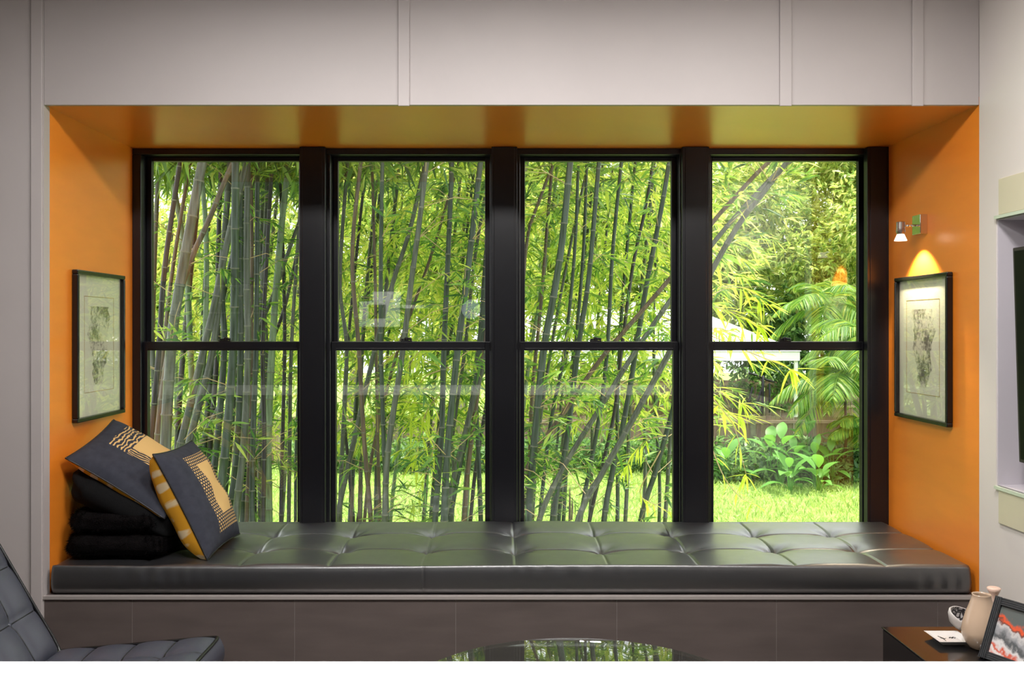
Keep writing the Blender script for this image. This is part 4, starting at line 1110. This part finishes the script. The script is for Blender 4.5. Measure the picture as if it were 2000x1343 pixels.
# single leafy branches near the glass whose leaves can be told apart
leaf_src = {}
def single_leaf():
    m = MB()
    prof = [(0, 0), (.12, .55), (.3, 1.0), (.55, .9), (.8, .5), (1.0, 0)]
    vs, fs = [], []
    for t, w in prof:
        z = -.16 * t * t
        vs += [(-.5 * w, t, z + .02 * w), (0, t, z), (.5 * w, t, z + .02 * w)]
    for i in range(len(prof) - 1):
        for j in range(2): fs.append((i * 3 + j, i * 3 + j + 1, i * 3 + j + 4, i * 3 + j + 3))
    me = bpy.data.meshes.new('leaf'); me.from_pydata(vs, [], fs); me.materials.append(M['leafA2']); me.update(); return me
M['leafA2'] = leafmat('near_bamboo_leaf', [(150, 184, 52), (186, 210, 66), (206, 214, 78)], .5)
LEAF = single_leaf()
def near_branch(host, path_px, d, n, ln, label, seed, spread=1.0):
    r = random.Random(seed)
    pts = [px(x, y, d + .12 * k) for k, (x, y) in enumerate(path_px)]
    sm = smooth_path(pts, 6)
    br = MB().tube(sm, [.006 - .0045 * i / len(sm) for i in range(len(sm))], 6).build('branch', M['twig'], host)
    br['label'] = label
    for i in range(n):
        f = .25 + .75 * (i + r.random()) / n; k = min(len(sm) - 2, int(f * (len(sm) - 1)))
        p = sm[k].lerp(sm[k + 1], r.random()); t = (sm[k + 1] - sm[k]).normalized()
        if i > n * .55: p = sm[-1].lerp(sm[-3], r.random())
        d_ = (t * .8 + Vector((r.uniform(-1, 1) * spread, r.uniform(-.6, .4), r.uniform(-.75, .5)))).normalized()
        q = d_.to_track_quat('Y', 'Z').to_matrix().to_4x4()
        L = ln * r.uniform(.7, 1.2)
        mtx = Matrix.Translation(p - wloc(br)) @ q @ Matrix.Diagonal((L * .115, L, L, 1))
        share(LEAF, 'leaf', br, mtx)
H4 = [o for o, n_, wi, q in culm_objs if q == 52][0]; H4b = [o for o, n_, wi, q in culm_objs if q == 48][0]; H3 = [o for o, n_, wi, q in culm_objs if q == 55][0]
H2 = [o for o, n_, wi, q in culm_objs if q == 36][0]
near_branch(H4, [(1322, 700), (1372, 742), (1420, 775), (1455, 790)], 7.2, 22, .22, 'leafy branch reaching into the rightmost window above the fence', 1)
near_branch(H4, [(1322, 700), (1360, 780), (1415, 808), (1450, 812)], 7.2, 18, .24, 'leafy branch below the other at the fence', 2)
near_branch(H4b, [(1335, 640), (1400, 660), (1470, 690), (1525, 712), (1545, 722)], 7.4, 26, .24, 'bright drooping branch in front of the white roof', 3)
near_branch(H4, [(1322, 700), (1385, 770), (1432, 830), (1452, 905), (1458, 930)], 7.0, 18, .22, 'long hanging twig with a leaf tuft over the lawn', 4)
near_branch(H4, [(1330, 690), (1400, 900), (1440, 965), (1475, 985)], 7.0, 12, .16, 'thin twig with small leaves low over the lawn', 5)
near_branch(H4b, [(1345, 590), (1400, 600), (1450, 618), (1490, 640)], 7.6, 26, .24, 'leafy branch at the middle of the rightmost window', 6)
near_branch(H4b, [(1345, 590), (1410, 560), (1450, 562), (1490, 585)], 7.8, 24, .22, 'leafy branch above it at the rightmost window', 7)
near_branch(H4, [(1335, 660), (1395, 640), (1440, 655)], 7.1, 16, .2, 'leafy branch just above the crossbar', 8)
near_branch(H3, [(1290, 880), (1250, 960), (1280, 985), (1310, 1000)], 7.9, 14, .17, 'leafy twig low on the lawn side', 9)
near_branch(H3, [(1300, 850), (1262, 860), (1236, 890), (1225, 910)], 7.8, 18, .2, 'drooping leafy branch by the leaning culm', 10)
near_branch(H2, [(866, 760), (835, 800), (820, 850), (812, 900)], 8.0, 28, .24, 'drooping leafy branch over the lawn', 11)
near_branch(H2, [(866, 720), (826, 740), (808, 790), (800, 830)], 8.2, 28, .24, 'drooping leafy branch beside the culm', 12)
near_branch(H2, [(866, 800), (840, 900), (822, 950), (806, 990)], 8.0, 20, .2, 'low leafy branch hanging to the lawn', 13)
near_branch(H2, [(862, 660), (815, 690), (790, 740), (775, 790)], 8.4, 26, .24, 'leafy branch spreading left of the culm', 14)

# ------------------------------------------------------------------ lawn
def grass_field():
    n = 66000
    d = 12.5 + 11.9 * NR.random(n) ** .8
    xpx = 120 + 1950 * NR.random(n)
    b_ = np.stack([(xpx - VX) * d / F, d, np.full(n, GZ)], 1)
    dr = NR.normal(size=(n, 3)) * np.array([.45, .45, .12]) + np.array([0, 0, 1.0])
    L = NR.uniform(.06, .20, n)
    o = leaf_mesh('grass', b_, dr, L, L * .14, M['grass'], None, droop=.25, org=(0, 15, GZ))
    tag(o, 'bright green mown grass of the lawn beyond the bamboo', 'grass', kind='stuff')
grass_field()

# ------------------------------------------------------------------ fences
M['paling'] = mat('weathered_paling', (152, 128, 110), .85, rgb2=(104, 86, 72), scale=5, stretch=(6, 6, .5))
M['paling2'] = mat('mossy_paling', (156, 140, 108), .85, rgb2=(112, 108, 76), scale=4, stretch=(6, 6, .6))
M['rail'] = mat('weathered_rail', (166, 146, 122), .85, var=.2, scale=6)
M['post'] = mat('mossy_post', (112, 116, 86), .85, var=.3, scale=8)
def fence(x0, x1, d, ztop, zbot, pm, rails_z, posts, label, seed, pw=.125):
    f = empty('paling_fence', ((x0 + x1) / 2, d, zbot), label, 'fence')
    r = random.Random(seed)
    me = [bx(-pw / 2 + .003, pw / 2 - .003, -.009, .009, 0, ztop - zbot).build('paling', m_, f) for m_ in pm]
    src = [o.data for o in me]
    for o in me: bpy.data.objects.remove(o)
    for s in src:      # palings are modelled about their own foot
        for v in s.vertices: v.co += wloc(f)
    n = int((x1 - x0) / pw)
    for k in range(n):
        x = x0 + (k + .5) * pw
        share(src[r.randrange(len(src))], 'paling', f, Matrix.Translation(Vector((x, d + r.uniform(-.006, .006), zbot + r.uniform(-.03, .02))) - wloc(f)) @ Matrix.Rotation(r.uniform(-.008, .008), 4, 'Y'))
    for z in rails_z: bx(x0, x1, d - .055, d - .010, z - .04, z + .04).build('rail', M['rail'], f)
    for x in posts: bx(x - .06, x + .06, d - .17, d - .056, zbot, ztop + .04).build('post', M['post'], f)
    return f
FD, FD2 = 24.6, 29.0
fence(pX(250, FD), pX(2050, FD), FD, pZ(812, FD), GZ, [M['paling'], M['paling2']], (pZ(823, FD), pZ(876, FD)), [pX(x, FD) for x in (340, 520, 700, 880, 1090, 1280, 1468, 1660, 1850, 2030)], 'low mossy timber paling fence at the end of the lawn', 1)
fence(pX(1000, FD2), pX(2050, FD2), FD2, pZ(741, FD2), -1.9, [M['paling']], (pZ(750, FD2), pZ(793, FD2)), [pX(x, FD2) for x in (1110, 1280, 1449, 1620, 1790, 1960)], 'taller brown timber paling fence behind the low mossy fence', 2)

# ------------------------------------------------------------------ neighbour's white patio roof
M['white_roof'] = mat('white_painted_metal', (246, 246, 244), .45, var=.01)
PD = 26.0
nh = empty('neighbour_patio', (pX(1470, PD), PD, -1.9), 'white patio roof and post of the house behind the fences', 'patio roof')
rz = pZ(704, PD)
bx(pX(1010, PD), pX(1560, PD), PD - .1, PD + .1, rz, pZ(686, PD)).build('beam', M['white_roof'], nh)
m = MB(); xa, xb2 = pX(1010, PD), pX(1562, PD); zr_ = rz + .27; ridge = pZ(604, PD + 1.2); xr_ = pX(1355, PD + 1.2); xm_ = pX(1492, PD + .4)
m.add([(xa, PD - .15, zr_), (xb2, PD - .15, zr_), (xb2, PD + 2.4, zr_), (xr_, PD + 1.2, ridge), (xa, PD + 1.2, ridge), (xa, PD + 2.4, zr_)], [(0, 1, 3, 4), (1, 2, 3), (2, 5, 4, 3), (0, 4, 5), (0, 5, 2, 1)])
m.build('roof', M['white_roof'], nh)
bx(pX(1551.5, PD), pX(1557.5, PD), PD - .04, PD + .05, -1.9, rz).build('post', M['white_roof'], nh)
bx(pX(1205, PD), pX(1211, PD), PD - .04, PD + .05, -1.9, rz).build('post', M['white_roof'], nh)

# black tube frame standing by the fence
bf = empty('metal_frame', px(1485, 806, 25.4), 'black bent metal tube frame standing before the brown fence', 'frame')
for k, (p, r_) in enumerate([([(1457, 803), (1464, 778), (1470, 755)], .03), ([(1474, 803), (1481, 780), (1488, 758)], .032), ([(1488, 812), (1490, 770), (1490, 733)], .04), ([(1503, 806), (1503, 780), (1503, 748)], .026), ([(1462, 728), (1480, 733), (1498, 742), (1512, 746)], .028), ([(1457, 801), (1490, 805)], .02)]):
    MB().tube([px(x, y, 25.4) for x, y in p], r_, 8).build('tube', M['black_matt'], bf, smooth=True)

# pale rock and teal tarpaulin on the lawn behind the second window
rk = MB().lathe([(0, 0), (.16, .0), (.19, .07), (.15, .16), (.07, .2), (0, .21)], (pX(830, 23.4), 23.4, GZ), 11, sx=1.3, sy=.9)
rk.v = [(x + .04 * math.sin(9 * z + 5 * y), y + .05 * math.sin(7 * x), z + .02 * math.sin(11 * x)) for x, y, z in rk.v]
tag(rk.build('rock', mat('pale_stone', (150, 142, 138), .9, var=.12, scale=6)), 'pale rounded stone on the lawn behind the second window', 'stone')
tp = MB().grid(lambda s, t: (pX(832 + 66 * s, 24.0), 23.6 + .7 * t, GZ + .05 + .52 * math.sin(math.pi * min(1, max(0, t))) * (.6 + .4 * math.sin(3.1 * s)) + .03 * math.sin(19 * s + 6 * t)), 20, 12)
tag(tp.build('tarpaulin', mat('teal_tarpaulin', (44, 112, 112), .5, var=.15), smooth=True), 'teal tarpaulin heaped at the fence behind the second window', 'tarpaulin')

# ------------------------------------------------------------------ broad-leaved plants, weeds, palms, trees
def broad_leaf():
    m = MB(); n = 8; vs, fs = [], []
    for i in range(n + 1):
        t = i / n; w = .5 * math.sin(math.pi * min(1, t * .96 + .02)) ** .8 * (1 - .35 * t); z = .10 * math.sin(t * 2.2) - .42 * t * t
        vs += [(-w * .5, t * .98, z + .05 * w), (0, t, z - .02), (w * .5, t * .98, z + .05 * w)]
    for i in range(n):
        for j in range(2): fs.append((i * 3 + j, i * 3 + j + 1, i * 3 + j + 4, i * 3 + j + 3))
    me = bpy.data.meshes.new('leaf'); me.from_pydata(vs, [], fs); me.materials.append(M['broad'])
    me.polygons.foreach_set('use_smooth', [True] * len(me.polygons)); me.update(); return me
BL = broad_leaf()
BP = [(1505, 21.9, 1.24, 9, 'tallest of the left group', ), (1525, 21.2, 1.46, 9, 'upright behind the bright bamboo tuft'), (1550, 21.5, 1.08, 9, 'in the middle of the bed'),
      (1575, 22.1, 1.67, 9, 'tallest with a pale upright leaf'), (1592, 21.3, 1.13, 9, 'right of the tallest one'), (1622, 21.5, 1.03, 9, 'with a round bright leaf beside the palm'), (1542, 20.5, 0.76, 8, 'low at the edge of the lawn'), (1600, 20.5, 0.76, 8, 'low and bright at the lawn edge'), (1420, 21.9, 0.86, 9, 'low below the fence at the left')]
for k, (x, d, h, n, w_) in enumerate(BP):
    root = Vector((pX(x, d), d, GZ)); r = random.Random(40 + k)
    p = empty('broad_leaf_plant', root, 'broad-leaved green plant ' + w_, 'plant', 'broad-leaved plants by the fence')
    for q in range(n):
        f = (q + .6) / n; a = q * 2.4 + r.random(); bz = h * (.12 + .66 * f)
        foot = root + Vector((.03 * math.cos(a), .03 * math.sin(a), 0)); top = root + Vector((.14 * math.cos(a) * (1 - .4 * f), .14 * math.sin(a) * (1 - .4 * f), bz))
        MB().tube([foot, foot.lerp(top, .5) + Vector((0, 0, .02)), top], [.012, .010, .006], 5).build('stalk', M['broad'], p)
        el = .95 * f + r.uniform(-.1, .25)
        dr = Vector((math.cos(a) * math.cos(el), math.sin(a) * math.cos(el), math.sin(el)))
        qm = dr.to_track_quat('Y', 'Z').to_matrix().to_4x4(); L = r.uniform(.42, .68)
        share(BL, 'leaf', p, Matrix.Translation(top - root) @ qm @ Matrix.Scale(L, 4))

def stuff_leaves(name, label, cat, m, n, fx, length, width, seed, spread=.9, k=6):
    c, a = fx(n)
    b_, d_, L_, W_ = sprays(c, a, NR, n=k, length=length, width=width, spread=spread)
    o = leaf_mesh(name, b_, d_, L_, W_, m, None, org=tuple(c.mean(0)), seed=seed)
    return tag(o, label, cat, kind='stuff')
def bed(n):
    x = NR.uniform(1380, 2030, n); d = NR.uniform(21.6, 24.2, n); h = NR.random(n) ** 1.6 * (.25 + .6 * (d - 21.6) / 2.6)
    return np.stack([(x - VX) * d / F, d, GZ + .05 + h], 1), NR.normal(size=(n, 3)) + np.array([0, 0, .6])
stuff_leaves('undergrowth', 'low weedy undergrowth along the fence behind the rightmost window', 'undergrowth', M['leafD'], 2900, bed, (.10, .28), .28, 3)
def bed2(n):
    x = NR.uniform(560, 1370, n); d = NR.uniform(23.0, 24.3, n); h = NR.random(n) ** 1.4 * .75
    return np.stack([(x - VX) * d / F, d, GZ + .05 + h], 1), NR.normal(size=(n, 3)) + np.array([0, 0, .6])
stuff_leaves('undergrowth', 'low shrubby undergrowth along the fence behind the bamboo', 'undergrowth', M['leafD'], 1700, bed2, (.10, .3), .25, 4)
def vine(n):
    x = NR.choice([1440, 1470, 1520, 1535, 1580], n) + NR.normal(size=n) * 14; y = NR.uniform(715, 800, n); d = np.full(n, 28.7)
    return np.stack([(x - VX) * d / F, d, EYE - (y - VY) * d / F], 1), NR.normal(size=(n, 3)) * .6 + np.array([0, -.6, 0])
stuff_leaves('fence_creeper', 'green creeper hanging over the brown fence', 'creeper', M['leafD'], 260, vine, (.10, .2), .4, 6)

def palm(x, d, h, fronds, label, seed, fl=1.9):
    r = random.Random(seed); root = Vector((pX(x, d), d, GZ))
    p = empty('palm', root, label, 'palm', 'palms at the right of the garden')
    crown = root + Vector((0, 0, h))
    MB().tube([root, root + Vector((.03, 0, h * .5)), crown], [.04, .034, .03], 10).build('trunk', TONES['b'][0], p, smooth=True)
    for k in range(fronds):
        a = k * 2.4 + r.uniform(-.3, .3); el = r.uniform(.0, 1.15); L = fl * r.uniform(.8, 1.15)
        dr = Vector((math.cos(a) * math.cos(el), math.sin(a) * math.cos(el), math.sin(el)))
        pts = [crown + dr * L * t + Vector((0, 0, -L * (.85 - .3 * math.sin(el)) * t * t)) for t in np.linspace(0, 1, 13)]
        f = MB().tube(pts, [.016 - .013 * i / 12 for i in range(13)], 5).build('frond', M['leafP'], p)
        sm = smooth_path(pts, 7); B, D, LL = [], [], []
        for i in range(9, len(sm)):
            t = (sm[min(i + 1, len(sm) - 1)] - sm[i - 1]).normalized(); s = t.cross(Vector((0, 0, 1))).normalized(); fr = i / len(sm)
            for sg in (-1, 1):
                B.append(sm[i]); D.append(tuple(s * sg * .9 + t * .75 + Vector((r.uniform(-.1, .1), r.uniform(-.1, .1), -.15)))); LL.append(L * .34 * math.sin(math.pi * min(.97, .18 + .8 * fr)) + .06)
        g = leaf_mesh('leaflets', np.array([tuple(b) for b in B]), np.array(D), np.array(LL), np.full(len(B), .032), M['leafP'], f, droop=.35, seed=seed + k); g['kind'] = 'stuff'
palm(1650, 22.6, 2.3, 22, 'feathery palm with drooping fronds against the right window edge', 1, 2.0)
palm(1705, 23.0, 3.3, 20, 'taller feathery palm partly behind the right window trim', 2, 2.1)
palm(1690, 21.8, 1.2, 13, 'small low palm at the right edge of the planting bed', 3, 1.3)
palm(1622, 27.6, 4.3, 16, 'dark palm farther back between the tree and the white roof', 4, 2.1)

def tree(x, d, h, cr, n, label, m, seed, trunk=True, zc=None, length=(.18, .36), squash=.85, width=.30):
    r = np.random.default_rng(seed); rr = random.Random(seed)
    root = Vector((pX(x, d), d, GZ))
    t = empty('garden_tree', root, label, 'tree', 'trees at the back of the garden')
    zc = zc if zc is not None else h * .62 + GZ
    cen = Vector((root.x, d, zc))
    tr = MB(); tops = []
    tr.tube(smooth_path([root, root + Vector((.2, 0, (zc - GZ) * .4)), cen + Vector((-.1, 0, -cr * .3))], 5), [.17 - .007 * i for i in range(11)], 9)
    tr.build('trunk', mat('grey_bark_%d' % seed, (146, 138, 118), .85, var=.2, scale=8), t, smooth=True)
    bl = []
    for k in range(16):
        v = Vector((rr.gauss(0, 1), rr.gauss(0, 1), rr.gauss(0, 1))).normalized() * rr.uniform(.45, .95)
        c = cen + Vector((v.x * cr, v.y * cr * .8, v.z * cr * squash)); bl.append((c, cr * rr.uniform(.3, .5)))
    for c, _ in bl[:9]:
        b0 = root.lerp(cen, rr.uniform(.45, .9)); MB().tube(smooth_path([b0, b0.lerp(c, .5) + Vector((0, 0, .15)), c], 4), [.05, .047, .044, .04, .036, .03, .024, .018, .012], 6).build('bough', bpy.data.materials['grey_bark_%d' % seed], t, smooth=True)
    idx = r.integers(0, len(bl), n)
    C = np.array([tuple(b[0]) for b in bl])[idx]; R = np.array([b[1] for b in bl])[idx]
    v = r.normal(size=(n, 3)); v /= np.linalg.norm(v, axis=1, keepdims=True); v *= (r.random((n, 1)) ** .45)
    c = C + v * R[:, None]
    b_, d_, L_, W_ = sprays(c, v + np.array([0, -.2, -.2]), r, n=6, length=length, width=width, spread=1.0, twig=.25)
    f = leaf_mesh('foliage', b_, d_, L_, W_, m, t, seed=seed); f['kind'] = 'stuff'
TR = [(1900, 38, 9.0, 5.0, 4200, 'light green tree beyond the right edge of the windows', M['leafT'], 31, True, 4.8, (.2, .4), 1.0),
      (2120, 37, 9.0, 4.8, 3600, 'green tree at the far right end of the garden', M['leafT'], 32, True, 4.4, (.2, .4), 1.0),
      (230, 36, 8.0, 4.4, 2400, 'light green tree at the far left end of the garden', M['leafT'], 33, True, 3.4, (.26, .5), 1.0),
      (1610, 37, 9.5, 5.0, 6500, 'bright yellow-green tree filling the rightmost window', M['leafT'], 21, True, 5.3, (.16, .32), 1.0),
      (1480, 40, 9.5, 4.7, 6000, 'light green tree behind the arching bamboo and white roof', M['leafT'], 22, True, 6.0, (.17, .34), 1.0),
      (1735, 33, 8.0, 3.7, 3600, 'green tree with pale boughs at the right window edge', M['leafT'], 23, True, 4.9, (.16, .32)),
      (1310, 35, 8.5, 4.2, 3000, 'green tree behind the right mullion', M['leafT'], 24, True, 4.6, (.26, .5), 1.1),
      (1130, 36, 8.5, 4.4, 3000, 'light green tree far behind the third window', M['leafT'], 25, True, 4.4, (.26, .5), 1.1),
      (900, 35, 8.0, 4.4, 3000, 'light green tree far behind the second window', M['leafT'], 26, True, 4.2, (.26, .5), 1.1),
      (680, 36, 7.5, 4.2, 2600, 'light green tree far behind the left mullion', M['leafT'], 27, True, 3.8, (.26, .5), 1.1),
      (450, 35, 6.6, 4.0, 1900, 'light green tree far behind the leftmost window', M['leafT'], 28, True, 2.6, (.26, .5), 1.0),
      (1560, 34, 4.6, 2.4, 1100, 'dark green shrubby tree behind the brown fence', M['leafD'], 29),
      (1690, 35, 5.0, 2.6, 1100, 'dark green shrubby tree low behind the palms', M['leafD'], 30)]
for a in TR: tree(*a)

# unseen eave added over the window to keep the sun out
tag(bx(-6, 5, YB + .12, YB + .75, ZS + .28, ZS + .36).build('added_sun_eave', M['counter_base']), 'pale unseen eave added above the windows to block the sun', None, kind='structure')
tag(bx(RX0 - .1, XR + .3, RY0 - .1, YB + .12, ZC + .08, ZC + .2).build('roof', M['counter_base']), 'flat roof over the room', None, kind='structure')
